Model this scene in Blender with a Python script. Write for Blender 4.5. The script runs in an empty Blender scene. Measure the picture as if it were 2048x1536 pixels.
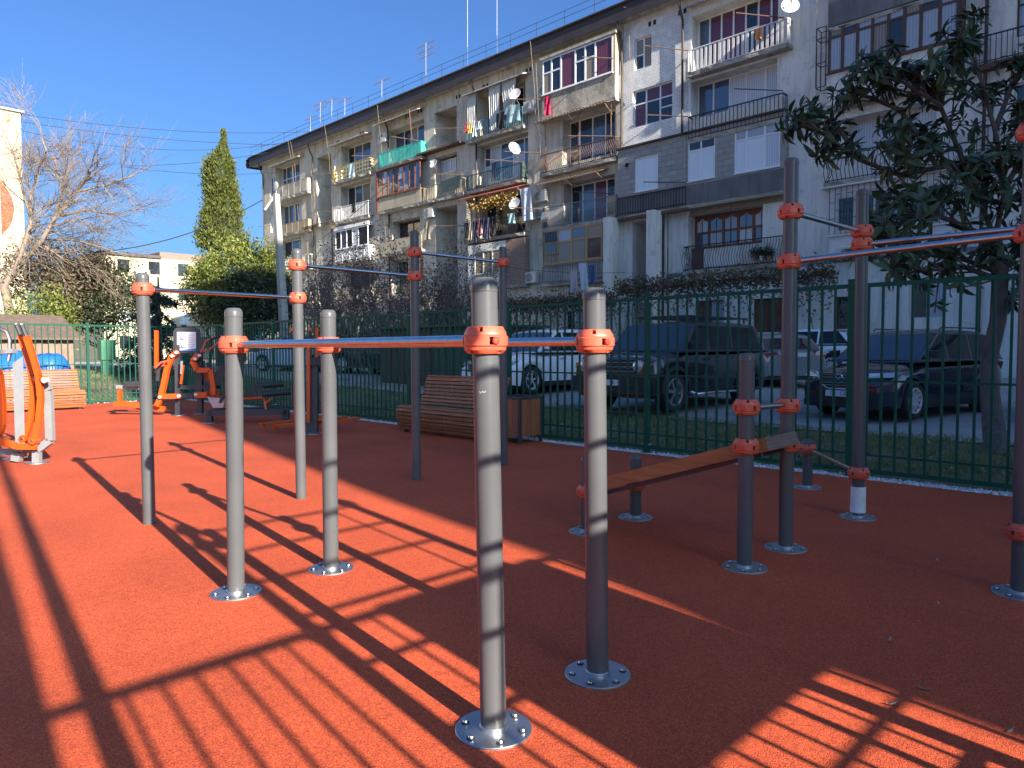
import bpy, bmesh, math, random
import numpy as np
from mathutils import Vector, Matrix
random.seed(11); RNG = np.random.default_rng(11)
R = math.radians
SC = bpy.context.scene
COL = SC.collection

# ---------------------------------------------------------------- camera, sky, sun, exposure
CAM_H, F_PX = 1.33, 1434.5
YAW, PITCH, ROLL = R(44.55), R(2.73), R(-0.19)
_fw = Vector((-math.sin(YAW)*math.cos(PITCH), math.cos(YAW)*math.cos(PITCH), -math.sin(PITCH)))
_rt0 = Vector((math.cos(YAW), math.sin(YAW), 0)); _up0 = _rt0.cross(_fw)
_rt = _rt0*math.cos(ROLL) + _up0*math.sin(ROLL); _up = -_rt0*math.sin(ROLL) + _up0*math.cos(ROLL)
cd = bpy.data.cameras.new('camera'); cam = bpy.data.objects.new('camera', cd); COL.objects.link(cam)
cd.sensor_width = 36; cd.lens = F_PX/2048*36; cd.clip_start = .05; cd.clip_end = 1500
cam.matrix_world = Matrix(((_rt.x, _up.x, -_fw.x, 0), (_rt.y, _up.y, -_fw.y, 0), (_rt.z, _up.z, -_fw.z, CAM_H), (0, 0, 0, 1)))
SC.camera = cam

SUN_EL, SUN_M = R(23.8), .1363              # light travels towards (-1, +0.136) on the ground
w = bpy.data.worlds.new('World'); SC.world = w; w.use_nodes = True
nt = w.node_tree; bg = nt.nodes['Background']
sky = nt.nodes.new('ShaderNodeTexSky'); sky.sky_type = 'NISHITA'; sky.sun_disc = False
sky.sun_elevation = SUN_EL; sky.sun_rotation = R(90) + math.atan(SUN_M)
sky.air_density = 1.0; sky.dust_density = 3.5; sky.ozone_density = 1.6; sky.altitude = 50
tint = nt.nodes.new('ShaderNodeMix'); tint.data_type = 'RGBA'; tint.blend_type = 'MULTIPLY'; tint.inputs['Factor'].default_value = 1
tint.inputs['B'].default_value = (.41, .68, 1.09, 1)          # white balance of the photograph
nt.links.new(sky.outputs[0], tint.inputs['A']); nt.links.new(tint.outputs['Result'], bg.inputs[0]); bg.inputs[1].default_value = .068
sd = bpy.data.lights.new('sun', 'SUN'); sd.energy = 4.6; sd.angle = R(.53); sd.color = (1, .915, .78)
sun = bpy.data.objects.new('sun', sd); COL.objects.link(sun)
ldir = Vector((-1, SUN_M, 0)).normalized()*math.cos(SUN_EL) + Vector((0, 0, -math.sin(SUN_EL)))
sun.rotation_euler = ldir.to_track_quat('-Z', 'Y').to_euler(); sun.location = (30, -5, 30)
SC.view_settings.view_transform = 'Standard'; SC.view_settings.look = 'None'
SC.view_settings.exposure = 1.6; SC.view_settings.gamma = 1.0; SC.view_settings.use_curve_mapping = False

# ---------------------------------------------------------------- survey helpers (photo pixel -> place)
def ray(px, py): return _fw + _rt*((px-1024)/F_PX) - _up*((py-768)/F_PX)
def at(px, py, Y): d = ray(px, py); t = Y/d.y; return Vector((d.x*t, Y, CAM_H+d.z*t))
def atx(px, py, X): d = ray(px, py); t = X/d.x; return Vector((X, d.y*t, CAM_H+d.z*t))
def gnd(px, py, z=0): d = ray(px, py); t = (z-CAM_H)/d.z; return Vector((d.x*t, d.y*t, z))
def atz(px, py, Z): d = ray(px, py); return Vector((0, 0, CAM_H)) + d*Z

# ---------------------------------------------------------------- mesh helpers
WL = {}
class MB:
    def __init__(s): s.v = []; s.f = []
    def add(s, vs, fs):
        o = len(s.v); s.v += [tuple(v) for v in vs]; s.f += [tuple(i+o for i in f) for f in fs]; return s
    def box(s, lo, hi):
        x0, y0, z0 = lo; x1, y1, z1 = hi
        return s.add([(x0,y0,z0),(x1,y0,z0),(x1,y1,z0),(x0,y1,z0),(x0,y0,z1),(x1,y0,z1),(x1,y1,z1),(x0,y1,z1)],
              [(0,3,2,1),(4,5,6,7),(0,1,5,4),(1,2,6,5),(2,3,7,6),(3,0,4,7)])
    def bar(s, p, q, w, h=None, up=(0,0,1)):
        h = h or w; p, q = Vector(p), Vector(q); d = (q-p).normalized(); up = Vector(up)
        if abs(d.dot(up)) > .99: up = Vector((1, 0, 0))
        a = d.cross(up).normalized()*(w/2); b = a.cross(d).normalized()*(h/2)
        vs = [p-a-b, p+a-b, p+a+b, p-a+b, q-a-b, q+a-b, q+a+b, q-a+b]
        return s.add(vs, [(0,1,2,3),(7,6,5,4),(0,4,5,1),(1,5,6,2),(2,6,7,3),(3,7,4,0)])
    def tube(s, pts, r, n=8, cap=True):
        pts = [Vector(p) for p in pts]; m = len(pts); rs = r if isinstance(r, (list, tuple)) else [r]*m
        ref = None; vs = []; fs = []
        for i, p in enumerate(pts):
            d = (pts[min(i+1, m-1)]-pts[max(i-1, 0)])
            if d.length < 1e-9: d = Vector((0, 0, 1))
            d.normalize()
            if ref is None: ref = Vector((0, 0, 1)) if abs(d.z) < .9 else Vector((1, 0, 0))
            a = d.cross(ref); a = a.normalized() if a.length > 1e-6 else Vector((1, 0, 0)); b = a.cross(d); ref = b
            for k in range(n):
                t = 2*math.pi*k/n; vs.append(p + (a*math.cos(t) + b*math.sin(t))*rs[i])
        for i in range(m-1):
            for k in range(n):
                k2 = (k+1) % n; fs.append((i*n+k, i*n+k2, (i+1)*n+k2, (i+1)*n+k))
        if cap: fs.append(tuple(range(n-1, -1, -1))); fs.append(tuple((m-1)*n+k for k in range(n)))
        return s.add(vs, fs)
    def lathe(s, prof, n=24, c=(0, 0, 0), axis='z', cap=True):
        vs = []; fs = []; c = Vector(c)
        for (r, z) in prof:
            for k in range(n):
                t = 2*math.pi*k/n; a, b = r*math.cos(t), r*math.sin(t)
                vs.append(c + Vector({'z': (a, b, z), 'y': (a, z, -b), 'x': (z, a, b)}[axis]))
        for i in range(len(prof)-1):
            for k in range(n):
                k2 = (k+1) % n; fs.append((i*n+k, i*n+k2, (i+1)*n+k2, (i+1)*n+k))
        if cap:
            if prof[0][0] > 1e-6: fs.append(tuple(range(n-1, -1, -1)))
            if prof[-1][0] > 1e-6: fs.append(tuple((len(prof)-1)*n+k for k in range(n)))
        return s.add(vs, fs)
    def prism(s, poly, axis, a, b):
        f = {'x': lambda u, v, t: (t, u, v), 'y': lambda u, v, t: (u, t, v), 'z': lambda u, v, t: (u, v, t)}[axis]
        n = len(poly)
        vs = [f(u, v, a) for u, v in poly] + [f(u, v, b) for u, v in poly]
        fs = [tuple(range(n-1, -1, -1)), tuple(range(n, 2*n))] + [(i, (i+1) % n, n+(i+1) % n, n+i) for i in range(n)]
        return s.add(vs, fs)
    def mesh(s, name, mat=None, off=None, smooth=None, fix=True):
        me = bpy.data.meshes.new(name)
        vs = s.v if off is None else [(v[0]-off[0], v[1]-off[1], v[2]-off[2]) for v in s.v]
        me.from_pydata(vs, [], s.f)
        if fix:
            bm = bmesh.new(); bm.from_mesh(me); bmesh.ops.recalc_face_normals(bm, faces=bm.faces); bm.to_mesh(me); bm.free()
        if mat: me.materials.append(mat)
        if smooth:
            me.polygons.foreach_set('use_smooth', [True]*len(me.polygons)); me.set_sharp_from_angle(angle=R(smooth))
        return me
    def build(s, name, mat, parent=None, smooth=None, fix=True):
        off = WL.get(parent.name) if parent else None
        return link(name, s.mesh(name, mat, off, smooth, fix), parent)

def link(name, me, parent=None, loc=None, kind=None):
    o = bpy.data.objects.new(name, me); COL.objects.link(o)
    if parent: o.parent = parent; WL[o.name] = WL.get(parent.name)
    if loc is not None: o.location = loc
    if kind: o['kind'] = kind
    return o
def tag(o, label, cat, group=None):
    o['label'] = label; o['category'] = cat
    if group: o['group'] = group
    return o
def thing(name, label, cat, loc=(0, 0, 0), group=None, rz=0, local=False):
    o = bpy.data.objects.new(name, None); COL.objects.link(o); o.empty_display_size = .2
    o.location = loc; o.rotation_euler = (0, 0, rz)
    WL[o.name] = None if local else tuple(loc)
    return tag(o, label, cat, group)
def solo(name, mb, mat, label, cat, group=None, smooth=None):
    """a thing that is one mesh; its origin is moved to its base"""
    vs = np.array(mb.v); b = ((vs[:,0].min()+vs[:,0].max())/2, (vs[:,1].min()+vs[:,1].max())/2, vs[:,2].min())
    o = link(name, mb.mesh(name, mat, b, smooth), None, b); WL[o.name] = b
    return tag(o, label, cat, group)
def struct(name, mb, mat, smooth=None, kind='structure'):
    return link(name, mb.mesh(name, mat, None, smooth), None, None, kind)
def copy_tree(o, parent=None):
    c = o.copy(); COL.objects.link(c); c.parent = parent; WL[c.name] = WL.get(o.name)
    for ch in list(o.children): copy_tree(ch, c)
    return c
def npmesh(name, V, Fq, mat, off=None):
    V = np.asarray(V, float).reshape(-1, 3); Fq = np.asarray(Fq, np.int32)
    if off is not None: V = V - np.array(off)
    me = bpy.data.meshes.new(name); k = Fq.shape[1]
    me.vertices.add(len(V)); me.vertices.foreach_set('co', V.astype(np.float32).ravel())
    me.loops.add(Fq.size); me.loops.foreach_set('vertex_index', Fq.ravel())
    me.polygons.add(len(Fq)); me.polygons.foreach_set('loop_start', np.arange(0, Fq.size, k, dtype=np.int32))
    me.polygons.foreach_set('loop_total', np.full(len(Fq), k, np.int32)); me.update(calc_edges=True); me.validate()
    if mat: me.materials.append(mat)
    return me

# ---------------------------------------------------------------- materials
def nodes(m): return m.node_tree.nodes, m.node_tree.links
def base(name, col=(.5,.5,.5), rough=.5, metal=0, spec=.5, coat=0):
    m = bpy.data.materials.new(name); m.use_nodes = True; b = m.node_tree.nodes['Principled BSDF']
    b.inputs['Base Color'].default_value = (*col, 1); b.inputs['Roughness'].default_value = rough
    b.inputs['Metallic'].default_value = metal; b.inputs['Specular IOR Level'].default_value = spec
    b.inputs['Coat Weight'].default_value = coat
    return m, b
def pm(name, c1, c2=None, scale=4, rough=.6, metal=0, bump=0, bscale=40, spec=.5, coat=0, stretch=(1,1,1), rnd=0, island=0, detail=5, rr=0, contrast=(.35,.65), c3=None, s3=1.2):
    """two-colour noise material with optional fine relief, per-object and per-island variation"""
    m, b = base(name, c1, rough, metal, spec, coat); n, l = nodes(m)
    tc = n.new('ShaderNodeTexCoord'); mp = n.new('ShaderNodeMapping'); mp.inputs['Scale'].default_value = stretch
    l.new(tc.outputs['Object'], mp.inputs[0]); cur = None
    if c2:
        nz = n.new('ShaderNodeTexNoise'); nz.inputs['Scale'].default_value = scale; nz.inputs['Detail'].default_value = detail
        nz.inputs['Roughness'].default_value = .6; l.new(mp.outputs[0], nz.inputs['Vector'])
        cr = n.new('ShaderNodeValToRGB'); cr.color_ramp.elements[0].position = contrast[0]; cr.color_ramp.elements[1].position = contrast[1]
        cr.color_ramp.elements[0].color = (*c1, 1); cr.color_ramp.elements[1].color = (*c2, 1)
        l.new(nz.outputs['Fac'], cr.inputs[0]); cur = cr.outputs[0]
        if rr:
            mr = n.new('ShaderNodeMapRange'); mr.inputs['To Min'].default_value = rough-rr; mr.inputs['To Max'].default_value = rough+rr
            l.new(nz.outputs['Fac'], mr.inputs[0]); l.new(mr.outputs[0], b.inputs['Roughness'])
    if c3:
        n3 = n.new('ShaderNodeTexNoise'); n3.inputs['Scale'].default_value = s3; n3.inputs['Detail'].default_value = 6; n3.inputs['Roughness'].default_value = .65
        l.new(mp.outputs[0], n3.inputs['Vector'])
        r3 = n.new('ShaderNodeValToRGB'); r3.color_ramp.elements[0].position = .5; r3.color_ramp.elements[1].position = .66
        l.new(n3.outputs['Fac'], r3.inputs[0]); mx = n.new('ShaderNodeMix'); mx.data_type = 'RGBA'
        l.new(r3.outputs[0], mx.inputs['Factor']); l.new(cur, mx.inputs['A']); mx.inputs['B'].default_value = (*c3, 1); cur = mx.outputs['Result']
    if rnd or island:
        hs = n.new('ShaderNodeHueSaturation'); src = n.new('ShaderNodeNewGeometry').outputs['Random Per Island'] if island else n.new('ShaderNodeObjectInfo').outputs['Random']
        mr = n.new('ShaderNodeMapRange'); a = rnd or island; mr.inputs['To Min'].default_value = 1-a; mr.inputs['To Max'].default_value = 1+a
        l.new(src, mr.inputs[0]); l.new(mr.outputs[0], hs.inputs['Value'])
        if cur: l.new(cur, hs.inputs['Color'])
        else: hs.inputs['Color'].default_value = (*c1, 1)
        cur = hs.outputs[0]
    if cur: l.new(cur, b.inputs['Base Color'])
    if bump:
        bz = n.new('ShaderNodeTexNoise'); bz.inputs['Scale'].default_value = bscale; bz.inputs['Detail'].default_value = 4
        l.new(mp.outputs[0], bz.inputs['Vector']); bp = n.new('ShaderNodeBump'); bp.inputs['Strength'].default_value = bump; bp.inputs['Distance'].default_value = .02
        l.new(bz.outputs['Fac'], bp.inputs['Height']); l.new(bp.outputs[0], b.inputs['Normal'])
    return m
def leafm(name, c1, c2, rough=.45, island=.45, trans=.25, spec=.5):
    m, b = base(name, c1, rough, 0, spec); n, l = nodes(m)
    g = n.new('ShaderNodeNewGeometry'); cr = n.new('ShaderNodeValToRGB')
    cr.color_ramp.elements[0].color = (*c1, 1); cr.color_ramp.elements[1].color = (*c2, 1)
    l.new(g.outputs['Random Per Island'], cr.inputs[0]); l.new(cr.outputs[0], b.inputs['Base Color'])
    tr = n.new('ShaderNodeBsdfTranslucent'); l.new(cr.outputs[0], tr.inputs[0]); mx = n.new('ShaderNodeMixShader'); mx.inputs[0].default_value = trans
    l.new(b.outputs[0], mx.inputs[1]); l.new(tr.outputs[0], mx.inputs[2]); l.new(mx.outputs[0], n['Material Output'].inputs['Surface'])
    return m
def brickm(name, c1, c2, mortar, scale=1, bw=.25, bh=.075, ms=.012, bump=.4, wear=None):
    m, b = base(name, c1, .85, 0, .3); n, l = nodes(m)
    tc = n.new('ShaderNodeTexCoord'); sp = n.new('ShaderNodeSeparateXYZ'); cb = n.new('ShaderNodeCombineXYZ')
    l.new(tc.outputs['Object'], sp.inputs[0])
    ad = n.new('ShaderNodeMath'); ad.operation = 'ADD'; l.new(sp.outputs[0], ad.inputs[0]); l.new(sp.outputs[1], ad.inputs[1])
    l.new(ad.outputs[0], cb.inputs[0]); l.new(sp.outputs[2], cb.inputs[1])
    br = n.new('ShaderNodeTexBrick'); br.inputs['Scale'].default_value = scale; br.inputs['Brick Width'].default_value = bw; br.inputs['Row Height'].default_value = bh
    br.inputs['Mortar Size'].default_value = ms; br.inputs['Color1'].default_value = (*c1, 1); br.inputs['Color2'].default_value = (*c2, 1); br.inputs['Mortar'].default_value = (*mortar, 1)
    l.new(cb.outputs[0], br.inputs['Vector']); cur = br.outputs['Color']
    nz = n.new('ShaderNodeTexNoise'); nz.inputs['Scale'].default_value = 2.3; nz.inputs['Detail'].default_value = 7; l.new(tc.outputs['Object'], nz.inputs['Vector'])
    rp = n.new('ShaderNodeValToRGB'); rp.color_ramp.elements[0].position = .5; rp.color_ramp.elements[1].position = .58; l.new(nz.outputs['Fac'], rp.inputs[0])
    if wear:
        mx = n.new('ShaderNodeMix'); mx.data_type = 'RGBA'; l.new(rp.outputs[0], mx.inputs['Factor']); l.new(cur, mx.inputs['A']); mx.inputs['B'].default_value = (*wear, 1); cur = mx.outputs['Result']
    l.new(cur, b.inputs['Base Color'])
    bp = n.new('ShaderNodeBump'); bp.inputs['Strength'].default_value = bump; bp.inputs['Distance'].default_value = .03; bp.invert = True
    l.new(br.outputs['Fac'], bp.inputs['Height']); l.new(bp.outputs[0], b.inputs['Normal'])
    return m
def rubber():
    m, b = base('rubber_crumb', (.5,.09,.04), .8, 0, .35); n, l = nodes(m)
    tc = n.new('ShaderNodeTexCoord')
    vo = n.new('ShaderNodeTexVoronoi'); vo.inputs['Scale'].default_value = 210; l.new(tc.outputs['Object'], vo.inputs['Vector'])
    big = n.new('ShaderNodeTexNoise'); big.inputs['Scale'].default_value = .9; big.inputs['Detail'].default_value = 6; l.new(tc.outputs['Object'], big.inputs['Vector'])
    mid = n.new('ShaderNodeTexNoise'); mid.inputs['Scale'].default_value = 14; mid.inputs['Detail'].default_value = 5; l.new(tc.outputs['Object'], mid.inputs['Vector'])
    sp = n.new('ShaderNodeSeparateColor'); l.new(vo.outputs['Color'], sp.inputs[0])
    cr = n.new('ShaderNodeValToRGB'); e = cr.color_ramp.elements
    e[0].position = 0; e[0].color = (.33,.044,.020,1); e[1].position = 1; e[1].color = (.72,.130,.042,1)
    e2 = cr.color_ramp.elements.new(.45); e2.color = (.54,.080,.026,1)
    l.new(sp.outputs[0], cr.inputs[0])
    hs = n.new('ShaderNodeHueSaturation'); l.new(cr.outputs[0], hs.inputs['Color'])
    ad = n.new('ShaderNodeMath'); ad.operation = 'MULTIPLY_ADD'; l.new(mid.outputs['Fac'], ad.inputs[0]); ad.inputs[1].default_value = .25; l.new(big.outputs['Fac'], ad.inputs[2])
    mr = n.new('ShaderNodeMapRange'); mr.inputs['From Min'].default_value = .35; mr.inputs['From Max'].default_value = .9; mr.inputs['To Min'].default_value = .74; mr.inputs['To Max'].default_value = 1.15
    l.new(ad.outputs[0], mr.inputs[0]); l.new(mr.outputs[0], hs.inputs['Value'])
    # pale scuffs where shoes rub the surface
    sc = n.new('ShaderNodeTexNoise'); sc.inputs['Scale'].default_value = 3.2; sc.inputs['Detail'].default_value = 9; sc.inputs['Roughness'].default_value = .72; l.new(tc.outputs['Object'], sc.inputs['Vector'])
    sr = n.new('ShaderNodeValToRGB'); sr.color_ramp.elements[0].position = .66; sr.color_ramp.elements[1].position = .8; sr.color_ramp.elements[1].color = (.35,.35,.35,1); l.new(sc.outputs['Fac'], sr.inputs[0])
    mx = n.new('ShaderNodeMix'); mx.data_type = 'RGBA'; l.new(sr.outputs[0], mx.inputs['Factor']); l.new(hs.outputs[0], mx.inputs['A']); mx.inputs['B'].default_value = (.60,.20,.10,1)
    l.new(mx.outputs['Result'], b.inputs['Base Color'])
    bp = n.new('ShaderNodeBump'); bp.inputs['Strength'].default_value = .55; bp.inputs['Distance'].default_value = .004; l.new(vo.outputs['Distance'], bp.inputs['Height']); bp.invert = True
    b2 = n.new('ShaderNodeBump'); b2.inputs['Strength'].default_value = .22; b2.inputs['Distance'].default_value = .02; l.new(mid.outputs['Fac'], b2.inputs['Height'])
    l.new(b2.outputs[0], bp.inputs['Normal']); l.new(bp.outputs[0], b.inputs['Normal'])
    return m
def glassm(name, col, rough=.04, ior=1.75):
    m, b = base(name, col, rough, 0, .5); b.inputs['IOR'].default_value = ior; n, l = nodes(m)
    tc = n.new('ShaderNodeTexCoord'); nz = n.new('ShaderNodeTexNoise'); nz.inputs['Scale'].default_value = .9; nz.inputs['Detail'].default_value = 1; l.new(tc.outputs['Object'], nz.inputs['Vector'])
    bp = n.new('ShaderNodeBump'); bp.inputs['Strength'].default_value = .04; bp.inputs['Distance'].default_value = .3; l.new(nz.outputs['Fac'], bp.inputs['Height']); l.new(bp.outputs[0], b.inputs['Normal'])
    return m
def curtainm(name, c1, c2, ior=1.6):
    """pane with a folded curtain right behind it"""
    m, b = base(name, c1, .08, 0, .5); b.inputs['IOR'].default_value = ior; n, l = nodes(m)
    tc = n.new('ShaderNodeTexCoord'); wv = n.new('ShaderNodeTexWave'); wv.inputs['Scale'].default_value = 3.2; wv.inputs['Distortion'].default_value = 2.5; wv.inputs['Detail'].default_value = 2
    mp = n.new('ShaderNodeMapping'); mp.inputs['Scale'].default_value = (1, 1, .12); l.new(tc.outputs['Object'], mp.inputs[0]); l.new(mp.outputs[0], wv.inputs['Vector'])
    cr = n.new('ShaderNodeValToRGB'); cr.color_ramp.elements[0].color = (*c1, 1); cr.color_ramp.elements[1].color = (*c2, 1)
    l.new(wv.outputs['Fac'], cr.inputs[0]); l.new(cr.outputs[0], b.inputs['Base Color'])
    return m
def streakm(name, c1, c2, dirt, patch=None, sc=.55, bump=.35, pcut=(.55,.6)):
    """old render: large tone changes, vertical rain streaks, patches where the coat came off"""
    m, b = base(name, c1, .9, 0, .25); n, l = nodes(m); tc = n.new('ShaderNodeTexCoord')
    def noise(s, st=(1,1,1), d=6, r=.6):
        mp = n.new('ShaderNodeMapping'); mp.inputs['Scale'].default_value = st; l.new(tc.outputs['Object'], mp.inputs[0])
        z = n.new('ShaderNodeTexNoise'); z.inputs['Scale'].default_value = s; z.inputs['Detail'].default_value = d; z.inputs['Roughness'].default_value = r; l.new(mp.outputs[0], z.inputs['Vector']); return z.outputs['Fac']
    def ramp(f, a, b_, c0, c1_):
        r = n.new('ShaderNodeValToRGB'); r.color_ramp.elements[0].position = a; r.color_ramp.elements[1].position = b_
        r.color_ramp.elements[0].color = (*c0, 1); r.color_ramp.elements[1].color = (*c1_, 1); l.new(f, r.inputs[0]); return r.outputs[0]
    def mix(f, a, bcol):
        x = n.new('ShaderNodeMix'); x.data_type = 'RGBA'; l.new(f, x.inputs['Factor']); l.new(a, x.inputs['A']); x.inputs['B'].default_value = (*bcol, 1); return x.outputs['Result']
    cur = ramp(noise(sc), .35, .68, c1, c2)
    cur = mix(ramp(noise(2.2, (1.6, 1.6, .16), 7, .7), .47, .72, (0,0,0), (.85,.85,.85)), cur, dirt)
    f = noise(1.3, (1,1,1), 9, .68)
    if patch: cur = mix(ramp(f, pcut[0], pcut[1], (0,0,0), (1,1,1)), cur, patch)
    l.new(cur, b.inputs['Base Color'])
    bp = n.new('ShaderNodeBump'); bp.inputs['Strength'].default_value = bump; bp.inputs['Distance'].default_value = .06; l.new(f, bp.inputs['Height'])
    b2 = n.new('ShaderNodeBump'); b2.inputs['Strength'].default_value = bump; b2.inputs['Distance'].default_value = .02; l.new(noise(24), b2.inputs['Height'])
    l.new(bp.outputs[0], b2.inputs['Normal']); l.new(b2.outputs[0], b.inputs['Normal'])
    return m
M = {}
M['rubber'] = rubber()
M['post'] = pm('grey_powder_coat', (.080,.084,.090), (.094,.098,.104), 2.5, .30, 0, .03, 260, .30, 0, rr=.07)
M['orange_plastic'] = pm('orange_plastic', (.52,.095,.052), (.58,.11,.06), 6, .42, 0, .03, 200)
M['button'] = pm('red_plastic', (.68,.05,.03), None, rough=.35)
M['hole'] = pm('hole_shade', (.02,.008,.006), None, rough=.8)  # near-black colour stands in for the shade inside holes
M['steel'] = pm('brushed_steel', (.62,.62,.62), (.5,.5,.5), 30, .17, 1, stretch=(1,1,1), rr=.05)
M['galv'] = pm('galvanised_plate', (.40,.42,.43), (.52,.53,.54), 9, .44, 1, .06, 60, rr=.1)
M['bolt'] = pm('zinc_bolt', (.62,.62,.6), None, rough=.3, metal=1)
M['fence'] = pm('green_powder_coat', (.006,.066,.042), (.008,.08,.05), 5, .5, 0, .02, 200, spec=.2)
M['navy'] = pm('charcoal_powder_coat', (.036,.038,.046), (.045,.047,.056), 4, .38, 0, .02, 200)
M['orange'] = pm('orange_powder_coat', (.50,.072,.006), (.56,.082,.007), 4, .38, 0, .02, 200)
M['mgrey'] = pm('machine_grey', (.20,.21,.22), (.23,.24,.25), 4, .4, 0, .02, 200)
M['pad'] = pm('black_pad', (.02,.022,.026), (.03,.032,.036), 20, .6, 0, .1, 90)
M['wood_red'] = pm('stained_slat', (.22,.078,.026), (.33,.13,.044), 7, .48, 0, .12, 60, stretch=(.4,4,4), rnd=.2)
M['wood_plank'] = pm('oiled_plank', (.30,.105,.034), (.42,.165,.06), 9, .45, 0, .1, 50, stretch=(.35,5,5))
M['wood_end'] = pm('weathered_wood', (.20,.14,.11), (.13,.09,.07), 12, .8, 0, .2, 50, stretch=(5,.5,5))
M['wood_bin'] = pm('bin_slat', (.24,.085,.032), (.34,.125,.05), 7, .5, 0, .1, 60, stretch=(4,4,.4), rnd=.15)
M['gravel'] = pm('white_gravel', (.55,.55,.54), (.75,.75,.73), 30, .85, island=.4)
M['soil'] = pm('lawn_soil', (.11,.10,.06), (.17,.145,.095), 3, .95, 0, .6, 30, c3=(.035,.055,.018), s3=.6)
M['asphalt'] = pm('asphalt', (.28,.275,.265), (.36,.355,.34), 2, .85, 0, .5, 90)
M['grass'] = leafm('grass_blades', (.11,.16,.045), (.26,.29,.11), .6, trans=.3, spec=.3)
M['litter'] = leafm('dry_leaves', (.14,.09,.055), (.36,.27,.18), .8, trans=.1, spec=.2)
M['paper'] = pm('paper_wrap', (.62,.63,.66), (.75,.76,.78), 14, .6, 0, .4, 25)
# ================================================================ SETTING: ground, court, road
FY, FX, FXR = 7.78, -20.25, 1.43            # court fences: long side, far end, near (right-hand) side
def sstep(a, b, x): t = min(1, max(0, (x-a)/(b-a))); return t*t*(3-2*t)
def tz(x, y):
    d = -x*.7016 + y*.7126
    return min(.5, .035*max(0, d-13))*max(sstep(8.6, 13, y), sstep(21.5, 26, -x))
def sheet(xs, ys, dz=0, zf=tz):
    V = [(x, y, zf(x, y)+dz) for y in ys for x in xs]; n = len(xs)
    Fs = [(j*n+i, j*n+i+1, (j+1)*n+i+1, (j+1)*n+i) for j in range(len(ys)-1) for i in range(n-1)]
    return MB().add(V, Fs)
gx = [-420,-300,-220,-160,-120,-90,-75] + list(np.arange(-62, 14, 2.)) + [20,40,80,140,250,420]
gy = [-250,-140,-80,-50,-30,-18,-10,-4,0,4,7,8] + list(np.arange(9, 34, 1.5)) + [36,40,50,70,100,150,220,320,450]
struct('ground', sheet(gx, gy, -.035), M['soil'])
struct('rubber_court', MB().box((FX-.12, -9, -.2), (FXR+.1, FY-.1, 0)), M['rubber'])
struct('gravel_bed', MB().box((FX-.4, FY-.1, -.2), (FXR+.4, FY+.32, -.025)).box((FX-.5, -9, -.2), (FX-.12, FY-.1, -.025)), M['soil'])
struct('road', sheet(list(np.arange(-64, 16, 2.)), [11.9,12.6,13.5,15,17,19,21,23,25,27,29.2], -.012), M['asphalt'])

def stones(n, boxes, s0, s1):
    V = []; Fq = []; oc = np.array([(1,0,0),(0,1,0),(-1,0,0),(0,-1,0),(0,0,1),(0,0,-1)], float)
    ft = np.array([(0,1,4),(1,2,4),(2,3,4),(3,0,4),(1,0,5),(2,1,5),(3,2,5),(0,3,5)])
    for k in range(n):
        x0, x1, y0, y1, z = boxes[k % len(boxes)]
        p = np.array((RNG.uniform(x0, x1), RNG.uniform(y0, y1), z + RNG.uniform(-.004, .01))); s = RNG.uniform(s0, s1)
        V.append(oc*s*RNG.uniform(.6, 1.15, (6, 3))*np.array((1, 1, .7)) + oc*0 + p + RNG.normal(0, s*.12, (6, 3))); Fq.append(ft + 6*k)
    return np.concatenate(V), np.concatenate(Fq)
V, Fq = stones(11000, [(-20.4, -10, FY-.1, FY+.14, -.016), (-10, 0, FY-.1, FY+.17, -.016), (-10, 0, FY-.1, FY+.08, -.01)], .012, .028)
g_ = link('gravel', npmesh('gravel', V, Fq, M['gravel']), kind='stuff')
V, Fq = stones(500, [(FX-.4, FX-.1, 2, FY, -.02)], .015, .04)
g_ = link('gravel', npmesh('gravel', V, Fq, M['gravel']), kind='stuff')

# ================================================================ FENCES
def fence(label, P0, P1, post_t, pitch=.132, group='green court fence runs'):
    """steel picket fence from P0 to P1 (xy); posts at the given distances"""
    P0, P1 = Vector((*P0, 0)), Vector((*P1, 0)); d = (P1-P0); Ln = d.length; d.normalize(); n = Vector((-d.y, d.x, 0))
    t = thing('picket_fence', label, 'fence', P0, group)
    for s in post_t:
        b = P0 + d*s
        MB().prism([(b.x-.03, b.y-.03), (b.x+.03, b.y-.03), (b.x+.03, b.y+.03), (b.x-.03, b.y+.03)], 'z', -.03, 2.03).build('post', M['fence'], t)
        c = MB().box((b.x-.033, b.y-.033, 2.03), (b.x+.033, b.y+.033, 2.045)).build('cap', M['fence'], t)
        MB().box((b.x-.055, b.y-.055, 0.0), (b.x+.055, b.y+.055, .008)).build('foot_plate', M['fence'], t)
    ps = sorted(post_t); pk = MB().prism([(-.011, -.011), (.011, -.011), (.011, .011), (-.011, .011)], 'z', .09, 1.955).mesh('picket', M['fence'])
    for a, b in zip(ps, ps[1:]):
        p, q = P0+d*(a+.03), P0+d*(b-.03)
        for z, w_ in ((1.975, .042), (.075, .042)): MB().bar(p+Vector((0, 0, z)), q+Vector((0, 0, z)), .03, w_).build('rail', M['fence'], t)
        for z in (1.0, .24): MB().bar(p+n*.0+Vector((0, 0, z)), q+Vector((0, 0, z)), .014, .022).build('rail', M['fence'], t)
        for e in (a+.05, b-.05):
            for z in (1.94, .11):
                c = P0+d*e+Vector((0, 0, z)); MB().lathe([(.011, -.03), (.011, .03)], 6, c, 'y' if abs(d.x) > .5 else 'x').build('bolt', M['bolt'], t)
        k = int((b-a-.06)/pitch); st = (b-a-.06)/k
        for i in range(1, k):
            o = link('picket', pk, t); o.location = d*(a+.03+i*st)
    return t
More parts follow.
